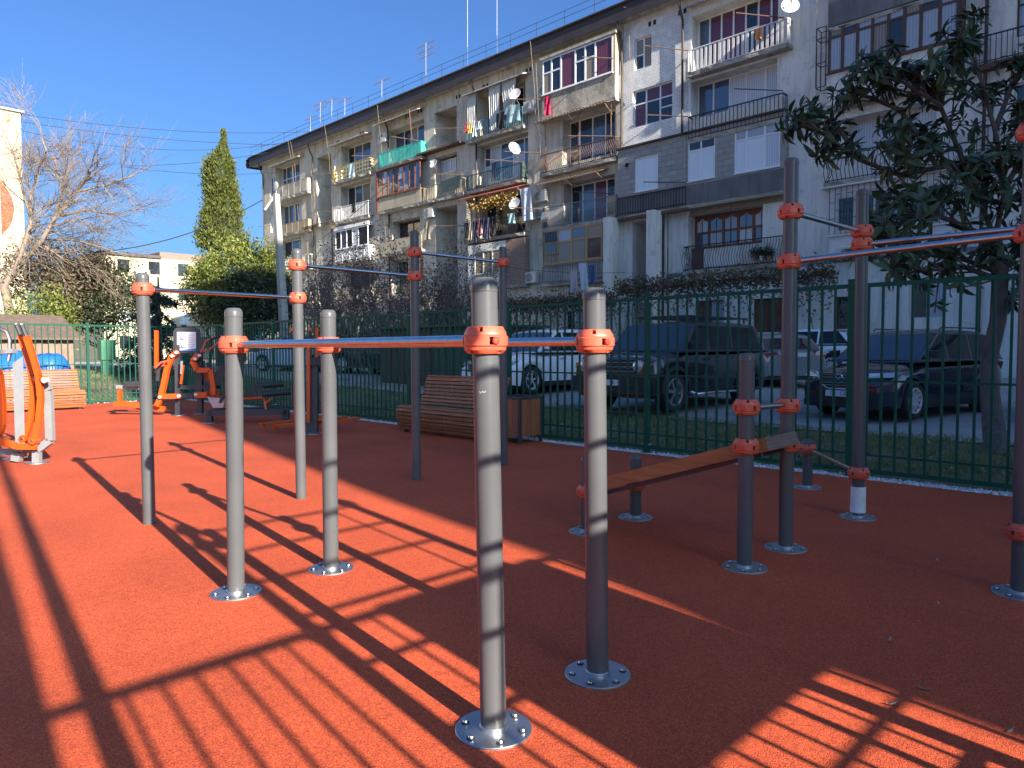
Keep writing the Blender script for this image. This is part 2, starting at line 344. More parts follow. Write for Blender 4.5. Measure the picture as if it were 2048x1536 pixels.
fence('long green fence behind the brown bench and the parked cars', (FX, FY), (FXR, FY), [0, 2.53, 5.03, 7.53, 10.03, 12.53, 15.03, 17.53, 20.03, 21.68])
fence('sunlit far green fence behind the yellow slatted bench', (FX, FY-.0), (FX, -4.6), [0.06, 2.4, 4.9, 7.4, 9.9, 12.3])
fn = fence('green fence on the near side, seen only by its shadow on the court', (FXR, FY), (FXR, -3.6), [.06, 2.2, 4.3, 6.67, 9.0, 11.3])
# rules board screwed to the near fence: its shadow covers the foot of the parallel bars
o = solo('notice_board', MB().box((FXR-.06, 1.50, 1.12), (FXR-.02, 2.685, 1.99)), M['mgrey'], 'wide board fixed on the near fence, seen only by its shadow', 'board')

# ================================================================ BUILDINGS
M['plaster'] = streakm('grey_render', (.54,.49,.405), (.64,.585,.49), (.26,.23,.19), (.39,.355,.30))
M['plaster2'] = streakm('pale_render', (.72,.70,.645), (.78,.76,.705), (.44,.42,.37), (.60,.585,.53), sc=.3, bump=.15)
M['white_brick'] = brickm('painted_brick', (.80,.80,.79), (.72,.72,.71), (.42,.42,.41), 1, .25, .078, .012, .5, (.76,.76,.75))
M['block'] = brickm('split_block', (.36,.355,.35), (.28,.28,.275), (.235,.235,.23), 1, .55, .24, .018, .6, (.31,.30,.29))
M['yellow_brick'] = brickm('yellow_brick', (.55,.40,.20), (.48,.30,.15), (.5,.46,.38), 1, .25, .078, .014, .5, (.5,.46,.38))
M['red_brick'] = brickm('red_brick', (.20,.11,.085), (.26,.15,.115), (.30,.27,.24), 1, .25, .078, .012, .5)
M['concrete'] = streakm('stained_concrete', (.38,.36,.32), (.48,.455,.40), (.17,.155,.135), (.26,.24,.205), sc=1.1, bump=.5)
M['pconc'] = streakm('pebble_panel', (.38,.355,.30), (.46,.43,.365), (.17,.155,.13), (.26,.24,.2), sc=2.5, bump=.7, pcut=(.48,.56))
M['dark_panel'] = streakm('dark_render', (.15,.155,.16), (.21,.215,.22), (.10,.10,.10), None, sc=.8)
M['beige_panel'] = streakm('beige_panel', (.40,.355,.27), (.47,.42,.33), (.25,.21,.155), None, sc=.8)
M['fascia'] = pm('brown_sheet', (.035,.026,.026), (.05,.038,.038), 2, .55, 0, .05, 8)
M['roof'] = pm('roof_sheet', (.06,.045,.045), (.09,.07,.07), 2, .6)
M['pvc'] = pm('white_pvc', (.80,.81,.82), (.74,.75,.77), 3, .35)
M['oldwhite'] = pm('old_white_paint', (.55,.54,.5), (.64,.63,.6), 8, .6, 0, .15, 40)
M['brownwood'] = pm('brown_frame', (.075,.038,.024), (.11,.058,.036), 9, .55, 0, .1, 50, stretch=(3,3,.6))
M['redwood'] = pm('red_frame', (.17,.05,.028), (.23,.075,.04), 9, .55, 0, .1, 50)
M['palewood'] = pm('pale_wood_frame', (.36,.215,.105), (.44,.275,.14), 9, .55, 0, .1, 50)
M['iron'] = pm('black_iron', (.02,.02,.022), (.035,.03,.028), 9, .6)
M['rust'] = pm('rusty_iron', (.10,.055,.038), (.16,.09,.06), 9, .8)
M['blue_paint'] = pm('blue_paint', (.10,.20,.26), (.14,.25,.31), 6, .6)
M['teal'] = pm('turquoise_sheet', (.04,.36,.31), (.06,.42,.36), 4, .55)
M['dgreen'] = pm('dark_green_paint', (.03,.055,.052), (.05,.08,.075), 6, .6)
M['tan'] = pm('tan_paint', (.34,.28,.19), (.28,.22,.15), 6, .7)
M['white_paint'] = pm('white_paint', (.70,.70,.68), (.6,.6,.58), 8, .55)
M['bluegrey'] = pm('bluegrey_paint', (.13,.16,.21), (.17,.2,.25), 6, .55)
M['yellow_diam'] = pm('mustard_sheet', (.42,.32,.12), (.34,.26,.10), 6, .6)
M['redsheet'] = pm('red_corrugated', (.42,.12,.085), (.34,.09,.065), 4, .6)
M['tansheet'] = pm('tan_corrugated', (.36,.24,.17), (.28,.19,.14), 4, .7)
M['g_dark'] = glassm('dark_glass', (.02,.023,.03))
M['g_blue'] = glassm('sky_glass', (.05,.075,.12), .05, 2.2)
M['g_red'] = curtainm('wine_curtain', (.10,.03,.05), (.17,.05,.075))
M['g_white'] = curtainm('white_curtain', (.46,.49,.54), (.62,.65,.70))
M['g_blind'] = pm('roller_blind', (.66,.72,.78), (.7,.75,.8), 1, .15, spec=.8)
M['g_brown'] = curtainm('tan_curtain', (.20,.16,.12), (.30,.25,.19))
M['g_lace'] = curtainm('lace_curtain', (.30,.33,.38), (.42,.45,.52))
M['shedboard'] = pm('brown_panel', (.09,.055,.045), (.12,.075,.06), 4, .7)
M['board'] = pm('brown_board', (.12,.06,.035), (.17,.09,.055), 5, .8, 0, .2, 20)

def holed(mb, x0, x1, z0, z1, y, holes):
    """wall face in the plane y with real openings; hole = (xa, xb, za, zb, depth)"""
    hs = [(max(a, x0), min(b, x1), max(c, z0), min(d, z1), dp) for a, b, c, d, dp in holes if b > x0 and a < x1 and d > z0 and c < z1]
    X = sorted({x0, x1, *[h[0] for h in hs], *[h[1] for h in hs]}); Z = sorted({z0, z1, *[h[2] for h in hs], *[h[3] for h in hs]})
    for i in range(len(X)-1):
        for j in range(len(Z)-1):
            cx, cz = (X[i]+X[i+1])/2, (Z[j]+Z[j+1])/2
            if any(h[0] < cx < h[1] and h[2] < cz < h[3] for h in hs): continue
            mb.add([(X[i], y, Z[j]), (X[i+1], y, Z[j]), (X[i+1], y, Z[j+1]), (X[i], y, Z[j+1])], [(0, 1, 2, 3)])
    for a, b, c, d, dp in hs:
        mb.add([(a, y, c), (b, y, c), (b, y, d), (a, y, d), (a, y+dp, c), (b, y+dp, c), (b, y+dp, d), (a, y+dp, d)],
               [(0, 4, 5, 1), (1, 5, 6, 2), (2, 6, 7, 3), (3, 7, 4, 0), (4, 7, 6, 5)])
    return mb
def window(parent, x0, x1, z0, z1, y, cols, rows=(1,), frame='pvc', pane='g_dark', fw=.06, name='window', panes=None, sill=True):
    """cols: relative widths; rows: relative heights from the bottom (one list per column or shared)"""
    f = MB(); y1 = y+.05
    f.box((x0, y, z0), (x0+fw, y1, z1)).box((x1-fw, y, z0), (x1, y1, z1)).box((x0+fw, y, z0), (x1-fw, y1, z0+fw)).box((x0+fw, y, z1-fw), (x1-fw, y1, z1))
    if sill: f.box((x0-.03, y-.07, z0-.04), (x1+.03, y1, z0-.002))
    W = sum(cols); xs = [x0]
    for c in cols: xs.append(xs[-1]+(x1-x0)*c/W)
    cells = []
    for i, c in enumerate(cols):
        a, b = xs[i], xs[i+1]
        if i: f.box((a-fw*.6, y+.002, z0+fw), (a+fw*.6, y1-.002, z1-fw))
        rw = rows[i] if isinstance(rows[0], (list, tuple)) else rows
        zs = [z0]
        for r in rw: zs.append(zs[-1]+(z1-z0)*r/sum(rw))
        for j in range(len(rw)):
            if j: f.box((a+fw*.6, y+.004, zs[j]-fw*.5), (b-fw*.6, y1-.004, zs[j]+fw*.5))
            cells.append((a, b, zs[j], zs[j+1]))
    o = f.build(name, M[frame], parent)
    for k, (a, b, c, d) in enumerate(cells):
        pn = pane if panes is None else panes[k % len(panes)]
        ya = y+.03+random.uniform(-.004, .004)
        MB().box((a+.01, ya, c+.01), (b-.01, ya+.012, d-.01)).build('pane', M[pn], o)
    return o
def railing(parent, x0, x1, yf, yb, z0, z1, style, mat, gap=.14, ends=(1, 1), topmat=None):
    """balcony railing along x at yf with returns to yb"""
    segs = [((x0, yf), (x1, yf))] + ([((x0, yf), (x0, yb))] if ends[0] else []) + ([((x1, yf), (x1, yb))] if ends[1] else [])
    mb = MB(); mr = MB()
    for (a, b) in segs:
        a, b = Vector((*a, 0)), Vector((*b, 0)); L = (b-a).length; d = (b-a).normalized(); n = Vector((d.y, -d.x, 0))
        if abs(d.y) > .5: n = Vector((-1 if a.x == x0 else 1, 0, 0))
        mr.bar(a+Vector((0, 0, z1)), b+Vector((0, 0, z1)), .05, .04); mr.bar(a+Vector((0, 0, z0+.06)), b+Vector((0, 0, z0+.06)), .03, .03)
        if style in ('bars', 'flat', 'wavy'):
            k = max(2, int(L/gap))
            for i in range(k+1):
                p = a+d*(L*i/k)
                if style == 'bars': mb.bar(p+Vector((0, 0, z0)), p+Vector((0, 0, z1)), .022)
                elif style == 'flat': mb.bar(p+Vector((0, 0, z0+.07)), p+Vector((0, 0, z1-.03)), gap*.5 if abs(d.x) > .5 else .02, .02 if abs(d.x) > .5 else gap*.3, up=(0, 1, 0))
                else:
                    h = z1-z0; pts = [p+Vector((0, 0, z0+h*t))+n*(.17*math.sin(math.pi*min(1, t*1.25))**2) for t in (0, .15, .3, .45, .6, .8, 1)]
                    mb.tube(pts, .013, 4)
        if style == 'panel':
            mb.bar(a+Vector((0, 0, (z0+z1)/2+.02)), b+Vector((0, 0, (z0+z1)/2+.02)), .03, (z1-z0)-.12)
            for i in range(int(L/.9)+1): mr.bar(a+d*(i*.9)+n*.02+Vector((0, 0, z0)), a+d*(i*.9)+n*.02+Vector((0, 0, z1)), .03)
        if style == 'corr':
            k = int(L/.07)
            for i in range(k): mb.bar(a+d*(L*(i+.5)/k)+n*(.012 if i % 2 else -.012)+Vector((0, 0, z0+.06)), a+d*(L*(i+.5)/k)+n*(.012 if i % 2 else -.012)+Vector((0, 0, z1-.03)), L/k, .012, up=n)
        if style == 'diam':
            k = int(L/.32)
            for i in range(k):
                for j in range(3):
                    c = a+d*(L*(i+.5)/k)+Vector((0, 0, z0+.12+(z1-z0-.14)*(j+.5)/3)); hw, hh = L/k*.46, (z1-z0-.14)/6*.95
                    mb.add([c-d*hw, c+Vector((0, 0, -hh)), c+d*hw, c+Vector((0, 0, hh))] + [v+n*.02 for v in (c-d*hw, c+Vector((0, 0, -hh)), c+d*hw, c+Vector((0, 0, hh)))],
                           [(0, 1, 2, 3), (7, 6, 5, 4), (0, 4, 5, 1), (1, 5, 6, 2), (2, 6, 7, 3), (3, 7, 4, 0)])
    mr.build('handrail', M[topmat or mat], parent)
    return mb.build('railing', M[mat], parent)
WY, BY = 28.3, 27.9
SW = WY/29.0
def zw(z): return 1.33+(z-1.33)*SW      # heights surveyed on a plane 29 m away
def slab(parent, x0, x1, z, yf=BY-.05, th=.16, mat='concrete', name='balcony'):
    """balcony slab with a worn, uneven front edge"""
    n = 14; V = []; top = []; bot = []
    for i in range(n+1):
        x = x0+(x1-x0)*i/n
        top.append((x, yf+random.uniform(-.015, .02), z)); bot.append((x, yf+random.uniform(0, .09), z-th*random.uniform(.8, 1.05)))
    V = top+bot+[(t[0], WY+.02, z) for t in top]+[(t[0], WY+.02, z-th) for t in top]; m = n+1; fs = []
    for i in range(n):
        fs += [(i, i+1, m+i+1, m+i), (2*m+i, 2*m+i+1, i+1, i), (m+i, m+i+1, 3*m+i+1, 3*m+i), (3*m+i, 3*m+i+1, 2*m+i+1, 2*m+i)]
    fs += [(0, m, 3*m, 2*m), (n, 2*m+n, 3*m+n, m+n)]
    return MB().add(V, fs).build(name, M[mat], parent)
def canopy(parent, x0, x1, z, dep=1.0, drop=.12, mat='concrete'):
    dep *= .55; z -= .1
    o = MB().add([(x0, WY, z), (x1, WY, z), (x1, WY-dep, z-drop), (x0, WY-dep, z-drop), (x0, WY, z+.07), (x1, WY, z+.07), (x1, WY-dep, z-drop+.06), (x0, WY-dep, z-drop+.06)],
            [(3, 2, 1, 0), (4, 5, 6, 7), (0, 1, 5, 4), (1, 2, 6, 5), (2, 3, 7, 6), (3, 0, 4, 7)]).build('canopy', M[mat], parent)
    return o
def awning(parent, x0, x1, z, dep, drop, mat):
    dep *= .6
    mb = MB(); k = int((x1-x0)/.1)
    for i in range(k):
        xa = x0+(x1-x0)*(i+.5)/k; dz = .018 if i % 2 else -.018
        mb.bar((xa, WY, z+dz), (xa, WY-dep, z-drop+dz), (x1-x0)/k*1.0, .012)
    mb.bar((x0, WY-dep+.02, z-drop-.03), (x1, WY-dep+.02, z-drop-.03), .03)
    for x in (x0+.1, (x0+x1)/2, x1-.1): mb.bar((x, WY-.02, z-.6), (x, WY-dep+.05, z-drop-.05), .025)
    return mb.build('awning', M[mat], parent)
def rods(parent, ps, mat='rust'):
    for p, q in ps: MB().tube([p, q], .022, 6).build('drying_rod', M[mat], parent)

GZ = .35
apt = thing('apartment_block', 'long weathered five storey block with brown eaves and mismatched balconies', 'building', (-30, WY, GZ))
FL = [1.9, 4.75, 7.58, 10.41, 13.24]
XR = 7.0
wins = []      # (x0,x1,z0,z1,cols,rows,frame,pane list)
def W_(x0, x1, z0, z1, cols, rows=(1,), frame='pvc', panes=('g_dark',)): bay = x1-x0 > 2.8; wins.append((x0, x1, z0, z1, cols, rows, frame, panes, .6) if bay else (x0*SW, x1*SW, zw(z0), zw(z1), cols, rows, frame, panes, .1))
for z, pn in ((14.1, 'g_blue'), (11.15, 'g_white'), (8.3, 'g_dark'), (5.5, 'g_blue')): W_(-56.8, -55.85, z, z+1.58, (1, 1), (1,), 'pvc', (pn,))
W_(-54.4, -50.6, 13.5, 16.0, (.6, 1, 1, 1), (1.6, 1), 'pvc', ('g_blue',))
W_(-54.3, -50.4, 10.7, 12.95, (1, 1, 1, 1, .8), (1,), 'pvc', ('g_blue', 'g_blue', 'g_dark', 'g_white'))
W_(-54.3, -50.6, 7.9, 10.1, (1, 1, 1), (1,), 'pvc', ('g_dark', 'g_blue'))
W_(-54.3, -50.6, 5.1, 7.2, (1, 1, 1), (1,), 'pvc', ('g_blue', 'g_dark'))
W_(-44.8, -41.0, 13.5, 15.75, (.8, 1, 1, 1), (1,), 'pvc', ('g_dark', 'g_blue', 'g_blue', 'g_white'))
W_(-44.9, -41.2, 10.7, 12.95, (1, 1, 1, 1), (1,), 'pvc', ('g_dark', 'g_blue', 'g_brown', 'g_blue'))
W_(-44.8, -41.0, 5.0, 7.2, (1, 1, 1), (1,), 'pvc', ('g_dark',))
W_(-39.2, -35.4, 13.6, 15.6, (1, .7, .7, 1.4), (1,), 'pvc', ('g_blue', 'g_dark', 'g_brown', 'g_blue'))
W_(-38.8, -35.9, 7.9, 9.7, (1, 1), (1,), 'brownwood', ('g_dark',))
W_(-39.0, -35.6, 5.0, 7.2, (1, 1, 1), (1,), 'pvc', ('g_dark',))
W_(-30.4, -26.8, 13.45, 15.7, (1, 1.1, 1.4, .8), ((1,), (1.4, 1), (1,), (1,)), 'oldwhite', ('g_dark', 'g_dark', 'g_brown', 'g_dark'))
W_(-30.6, -26.6, 10.75, 12.95, (.6, 1, 1.2, 1, 1), ((1, 1), (1.5, 1), (1.5, 1), (1.5, 1), (1,)), 'pvc', ('g_white', 'g_blue', 'g_blue'))
W_(-30.4, -26.8, 7.7, 9.9, (1, 1, 1), (1,), 'redwood', ('g_dark', 'g_brown'))
W_(-24.2, -20.9, 10.75, 13.0, (1, 1.2, 1.2, 1, .5), ((1, 1, 1), (1,), (1,), (1,), (1,)), 'pvc', ('g_dark', 'g_blue', 'g_dark'))
W_(-24.1, -20.9, 7.7, 9.75, (1, 1, 1, 1.2), (1,), 'pvc', ('g_dark', 'g_blue', 'g_red', 'g_dark'))
W_(-20.3, -19.33, 14.6, 16.05, (1, 1), ((1, 1.1), (1,)), 'pvc', ('g_dark', 'g_brown', 'g_brown'))
W_(-20.36, -18.2, 11.92, 13.65, (1, 1.1, 1), ((1.7, 1), (1.7, 1), (1, .7, 1)), 'pvc', ('g_red', 'g_dark', 'g_dark'))
W_(-16.82, -12.92, 13.4, 15.8, (1, 1, 1, 1, 1, 1, 1), ((1,), (1,), (1,), (1,), (1, .8), (1,), (1,)), 'pvc', ('g_blue', 'g_red', 'g_red', 'g_red', 'g_dark', 'g_dark', 'g_red', 'g_red'))
W_(-16.82, -12.92, 10.75, 12.98, (1, 1, 1, 1.1, 1), (1,), 'pvc', ('g_blue', 'g_blue', 'g_white', 'g_white', 'g_white'))
W_(-10.3, -7.2, 7.9, 9.95, (1, 1.4, 1), ((1,), (1.3, 1), (1,)), 'oldwhite', ('g_white', 'g_dark', 'g_white'))
W_(-5.1, -3.9, 11.6, 13.4, (1, 1), ((1.4, 1), (1.4, 1)), 'brownwood', ('g_lace',))
W_(-5.1, -3.9, 8.6, 10.1, (1, 1), ((1.4, 1), (1.4, 1)), 'oldwhite', ('g_dark',))
for a, b, c, d in ((-16.9, -15.5, 2.05, 3.5), (-14.15, -12.87, 2.03, 3.45), (-10.75, -9.75, 2.1, 3.35), (-8.15, -6.95, 2.4, 3.85), (-24.6, -23.4, 2.0, 3.4), (-22.6, -21.4, 2.0, 3.4), (-30, -28.6, 2.0, 3.4), (-38, -36.6, 2.0, 3.4), (-44, -42.6, 2.0, 3.4), (-53, -51.4, 2, 3.4)):
    W_(a, b, c, d, (1, 1), (1,), 'brownwood' if a > -17 and a < -9 else 'oldwhite', ('board' if -17 < a < -12 else 'g_dark', 'board' if -15 < a < -12 else 'g_lace'))
niches = [(-49.35, -47.25, 10.75, 15.95, 1.5), (-49.35, -47.25, 1.2, 10.2, 1.5), (-35.25, -33.15, 13.66, 16.05, 1.6), (-35.25, -33.15, 10.45, 13.3, 1.6), (-35.25, -33.15, 1.2, 10.15, 1.6),
          (-20.35, -18.35, .9, 7.45, 1.7)]
niches = [(a*SW, b*SW, zw(c), zw(d), e) for a, b, c, d, e in niches]
holes = [(t_[0], t_[1], t_[2], t_[3], t_[8]+.06) for t_ in wins] + niches + [(-16.9, -13.45, 5.0, 7.25, .66)]
for x0, x1, z0, z1, m_ in ((-56.7, -20.4, GZ-.8, 16.9, 'plaster'), (-20.4, -16.95, GZ-.8, 10.72, 'plaster2'), (-20.4, -16.95, 10.72, 16.9, 'white_brick'), (-16.95, XR, GZ-.8, 16.9, 'plaster2')):
    holed(MB(), x0, x1, z0, z1, WY, holes).build('wall', M[m_], apt)
MB().add([(-56.7, WY, GZ-.8), (-56.7, WY+12, GZ-.8), (-56.7, WY+12, 16.9), (-56.7, WY, 16.9), (XR, WY, GZ-.8), (XR, WY+12, GZ-.8), (XR, WY+12, 16.9), (XR, WY, 16.9)], [(0, 3, 2, 1), (4, 5, 6, 7), (1, 2, 6, 5)]).build('wall', M['plaster'], apt)
for a, b, c, d, cols, rows, fr, pn, dp in wins: window(apt, a, b, c, d, WY+dp, cols, rows, fr, panes=pn)
# white wash peeled along the render below the brick
for a, b, c, d, nm in ((-48.9, -47.6, 11.2, 12.3, 'board'), (-34.8, -33.5, 12.25, 13.0, 'g_dark')):
    window(apt, a*SW, b*SW, zw(c), zw(d), WY+1.4, (1, 1), (1,), 'oldwhite', nm)
window(apt, -34.6, -33.0, 12.1, 12.9, WY+.5, (1, 1, 1), (1,), 'pvc', 'g_white')
MB().box((-34.82, WY+.45, 10.3), (-32.76, WY+.5, 12.05)).build('infill_panel', M['plaster'], apt)
window(apt, -19.0, -18.3, 4.7, 6.2, WY+1.6, (1,), (1,), 'brownwood', 'g_dark'); window(apt, -19.0, -18.3, 2.0, 3.85, WY+1.6, (1,), (1,), 'oldwhite', 'g_dark')

# eaves, roof, vents, down pipes
rf = MB().add([(-58.6, WY-.5, 16.6), (XR, WY-.5, 16.6), (XR, WY-.5, 17.28), (-58.6, WY-.5, 17.28), (-58.6, WY+6, 19.4), (XR, WY+6, 19.4), (-58.6, WY+13, 17.2), (XR, WY+13, 17.2)],
        [(3, 2, 5, 4), (4, 5, 7, 6), (0, 3, 4, 6)]).build('roof', M['roof'], apt)
MB().box((-57.9, WY-.53, 16.56), (XR, WY-.49, 17.3)).build('fascia', M['fascia'], rf)
MB().box((-57.8, WY-.485, 16.6), (XR, WY, 16.68)).build('soffit', M['concrete'], rf)
MB().tube([(-58.0, WY-.58, 17.29), (XR, WY-.58, 17.29)], .06, 6).build('gutter', M['fascia'], rf)
rl = MB()
for x in np.arange(-58, 6, 1.9): rl.bar((x, WY-.3, 17.5), (x, WY-.3, 18.25), .02)
for z in (17.9, 18.22): rl.bar((-58, WY-.3, z), (6, WY-.3, z), .016)
rl.build('snow_rail', M['iron'], rf)
for x in (-55.2, -52, -46.5, -43.4, -38.2, -36.9, -33.2, -30.8, -27.4, -22.6, -19.5, -17.9, -15, -12):
    x *= SW
    for dx in (0, .26): MB().box((x+dx, WY-.012, 16.05), (x+dx+.14, WY+.02, 16.26)).build('vent', M['hole'], apt)  # dark boxes painted as the shade of open vent holes
for x, z0 in ((-57.75, .5), (-49.7, .5), (-39.98, .5), (-31.3, .5), (-20.95, 10.8), (-20.95, .5), (-17.6, 10.8), (-5.92, .5)):
    zt = 16.9 if z0 > 1 or x not in (-20.95, -17.6) else 7.5
    pts = [(x*SW, WY-.48, 16.6), (x*SW, WY-.42, 16.3), (x*SW, WY-.12, 15.7), (x*SW, WY-.1, z0)] if zt > 10 else [(x*SW, WY-.1, zt), (x*SW, WY-.1, z0)]
    MB().tube(pts, .055, 8).build('down_pipe', M['fascia'], apt, 40)
MB().tube([(-17.9, BY-.02, 7.5), (-17.9, BY-.02, .5)], .06, 8).build('down_pipe', M['fascia'], apt, 40)
for x, z0, z1 in ((-27.4+1.0, 8.2, 17.2), (-46.9, 9, 17.3), (-40.3, 7, 17.2), (-52.3, 9.5, 17.3), (-51.9, 9.8, 17.2), (-20.4, 13, 17.0), (-11.55, 9, 17), (-26.0, 3, 16)):
    MB().tube([(x*SW, WY-.7, z1), (x*SW+.03, WY-.4, (z0+z1)/2+2), (x*SW, WY-.06, z0)], .010, 5).build('cable', M['tan'], apt)
MB().box((-18.3, WY-.07, 4.6), (XR, WY, 4.74)).build('string_course', M['bluegrey'], apt)
MB().box((-20.36, WY-.06, 4.6), (-18.3, WY+1.7, 4.66)).build('string_course', M['bluegrey'], apt)
MB().box((-18.35, WY-1.1, .2), (-17.95, WY, 7.5)).build('porch_pier', M['plaster2'], apt)
MB().box((-20.75, WY-1.1, .2), (-20.35, WY, 7.5)).build('porch_pier', M['plaster2'], apt)

# ---- balconies, bay by bay (far left to right)
def bal(x0, x1, fl, style, mat, h=.95, gap=.14, ends=(1, 1), th=.17):
    s = slab(apt, x0, x1, FL[fl], th=th); railing(s, x0+.04, x1-.04, BY, WY-.02, FL[fl], FL[fl]+h, style, mat, gap, ends); return s
b = bal(-53.5, -48.75, 4, 'panel', 'pconc'); canopy(apt, -54.6, -49.9, 16.15)
b = bal(-53.0, -48.75, 3, 'panel', 'tan', .75); b = bal(-53.0, -48.6, 2, 'bars', 'white_paint'); b = bal(-53.0, -48.6, 1, 'panel', 'beige_panel')
MB().box((-49.2, WY-.42, 7.65), (-48.85, WY-.40, 9.6)).build('screen_door', M['tan'], apt)
b = bal(-45.4, -40.7, 4, 'diam', 'yellow_diam', .92); canopy(apt, -45.6, -41.0, 16.0); MB().prism([(BY, 13.3), (WY, 13.3), (WY, 15.3)], 'x', -45.42, -45.38).build('side_screen', M['plaster2'], b)
b = bal(-45.2, -40.9, 3, 'flat', 'white_paint', .95, .17)
b = bal(-45.1, -40.9, 2, 'panel', 'white_paint', .85)
e = window(b, -45.05, -41.0, 8.45, 9.75, BY-.02, (1, 1, 1, 1, 1.6), (1,), 'pvc', panes=('g_dark', 'g_blue', 'g_dark', 'g_white', 'g_dark')); MB().box((-45.1, BY-.1, 9.78), (-40.9, WY, 10.0)).build('enclosure_roof', M['pvc'], b)
b = bal(-45.1, -40.9, 1, 'panel', 'beige_panel')
awning(apt, -49.2, -45.3, 10.75, 1.2, .25, 'rust'); MB().box((-48.15, WY-.12, 7.6), (-46.1, WY-.08, 10.2)).build('infill_panel', M['plaster'], apt)
b = bal(-39.75, -35.2, 4, 'corr', 'teal', .9); canopy(apt, -40.1, -35.3, 16.35, 1.1, .25); MB().bar((-35.35, WY-1, 14.1), (-35.6, WY-1.0, 16.0), .05).build('strut', M['rust'], b)
b = slab(apt, -39.8, -35.2, FL[3]); MB().box((-39.75, BY-.02, 10.45), (-35.25, BY+.04, 11.3)).build('parapet', M['beige_panel'], b)
window(b, -39.8, -35.3, 11.32, 12.98, BY-.03, (1,)*8, ((1, 1), (1, 1), (1,), (1,), (1, 1), (1,), (1,), (1,)), 'redwood', panes=('g_blue', 'g_dark', 'g_blue', 'g_lace'), fw=.08)
MB().box((-39.9, BY-.15, 13.0), (-35.1, WY, 13.06)).build('enclosure_roof', M['rust'], b); MB().box((-39.95, BY-.06, 10.3), (-39.78, BY+.12, 13.0)).build('corner_post', M['redwood'], b)
b = slab(apt, -39.7, -35.2, FL[2]); MB().box((-39.65, BY-.02, 7.6), (-35.25, BY+.04, 8.45)).build('parapet', M['beige_panel'], b)
b = bal(-39.6, -35.2, 1, 'bars', 'iron')
b = bal(-35.2, -31.35, 3, 'bars', 'tan', .85, .16); MB().add([(-33.3, BY-.04, 11.35), (-31.5, BY-.04, 11.45), (-31.6, BY-.1, 10.7), (-33.1, BY-.12, 10.62), (-33.3, BY-.02, 11.35), (-31.5, BY-.02, 11.45), (-31.6, BY-.08, 10.7), (-33.1, BY-.1, 10.62)], [(0, 1, 2, 3), (7, 6, 5, 4), (0, 4, 5, 1), (1, 5, 6, 2), (2, 6, 7, 3), (3, 7, 4, 0)]).build('tarpaulin', M['dgreen'], b)
MB().box((-35.6, BY-.1, 13.3), (-31.6, WY, 13.4)).build('ledge', M['rust'], apt)
b = bal(-31.05, -26.6, 4, 'flat', 'blue_paint', .92, .13); canopy(apt, -31.2, -26.4, 16.05, 1.15, .2)
def drape(parent, x0, x1, z0, z1, y, mat, k=9, name='curtain', taper=0):
    V = []
    for j in range(5):
        t = j/4; z = z1+(z0-z1)*t
        for i in range(2*k+1):
            u = i/(2*k); xc = (x0+x1)/2; x = x0+(x1-x0)*u; x = xc+(x-xc)*(1-taper*t); V.append((x, y+(.05 if i % 2 else -.05)*(.6+.4*t)+random.uniform(-.01, .01), z+random.uniform(-.02, .02)*(j == 4)))
    n = 2*k+1; return MB().add(V, [(j*n+i, j*n+i+1, (j+1)*n+i+1, (j+1)*n+i) for j in range(4) for i in range(n-1)]).build(name, mat, parent, 60)
M['curtain'] = pm('drape_cloth', (.52,.51,.48), (.62,.61,.58), 3, .85)
M['curtain'].node_tree.nodes['Principled BSDF'].inputs['Roughness'].default_value = .9
drape(b, -30.9, -30.2, 13.9, 15.85, BY, M['curtain'], 4); drape(b, -29.1, -28.2, 13.35, 15.8, BY-.06, M['curtain'], 5, taper=.2); drape(b, -28.1, -27.0, 14.0, 15.85, BY-.05, M['curtain'], 6, taper=.35)
b = bal(-31.05, -26.6, 3, 'bars', 'dgreen', .85, .15); MB().box((-26.75, BY-.03, 10.5), (-26.6, WY, 11.3)).build('side_panel', M['dgreen'], b)
b = bal(-31.3, -26.5, 2, 'wavy', 'iron', .95, .13); awning(apt, -31.4, -26.5, 10.15, 1.5, .25, 'redsheet'); MB().box((-31.2, BY, 7.4), (-31.1, WY, 10)).build('side_screen', M['plaster'], b)
b = slab(apt, -31, -26.5, FL[1]+.1); MB().box((-31, BY, 4.85), (-26.6, BY+.05, 7.3)).build('enclosure_wall', M['plaster2'], b); MB().box((-27.9, BY-.01, 4.85), (-26.5, WY, 7.3)).build('side_wall', M['red_brick'], b)
window(b, -30.4, -28.2, 5.6, 6.9, BY-.05, (1, 1, 1), (1,), 'oldwhite', 'g_brown')
# bay with the closed white glazing at the top
b = slab(apt, -25.2, -20.55, FL[4]-.05); p = MB().box((-25.2, BY-.02, 13.2), (-20.6, BY+.06, 14.33)).build('parapet', M['pconc'], b)
MB().box((-20.7, BY-.015, 14.33), (-20.58, WY, 16.3)).build('side_wall', M['yellow_brick'], b); MB().box((-20.69, BY+.07, 13.2), (-20.6, WY, 14.32)).build('side_wall', M['oldwhite'], b)
window(b, -25.18, -20.72, 14.36, 16.1, BY-.03, (.8, .8, 1.2, .8, .8, 1.35), ((1.6, 1), (1.6, 1), (1,), (1.6, 1), (1.6, 1), (1,)), 'pvc', panes=('g_brown', 'g_dark', 'g_dark', 'g_dark', 'g_red', 'g_dark', 'g_dark', 'g_brown', 'g_dark', 'g_red'), fw=.075)
MB().box((-25.3, BY-.1, 16.12), (-20.5, WY, 16.25)).build('enclosure_roof', M['concrete'], b); awning(b, -25.6, -20.9, 13.12, 1.25, .12, 'tansheet')
b = bal(-25.35, -20.55, 3, 'wavy', 'rust', .95, .11); 
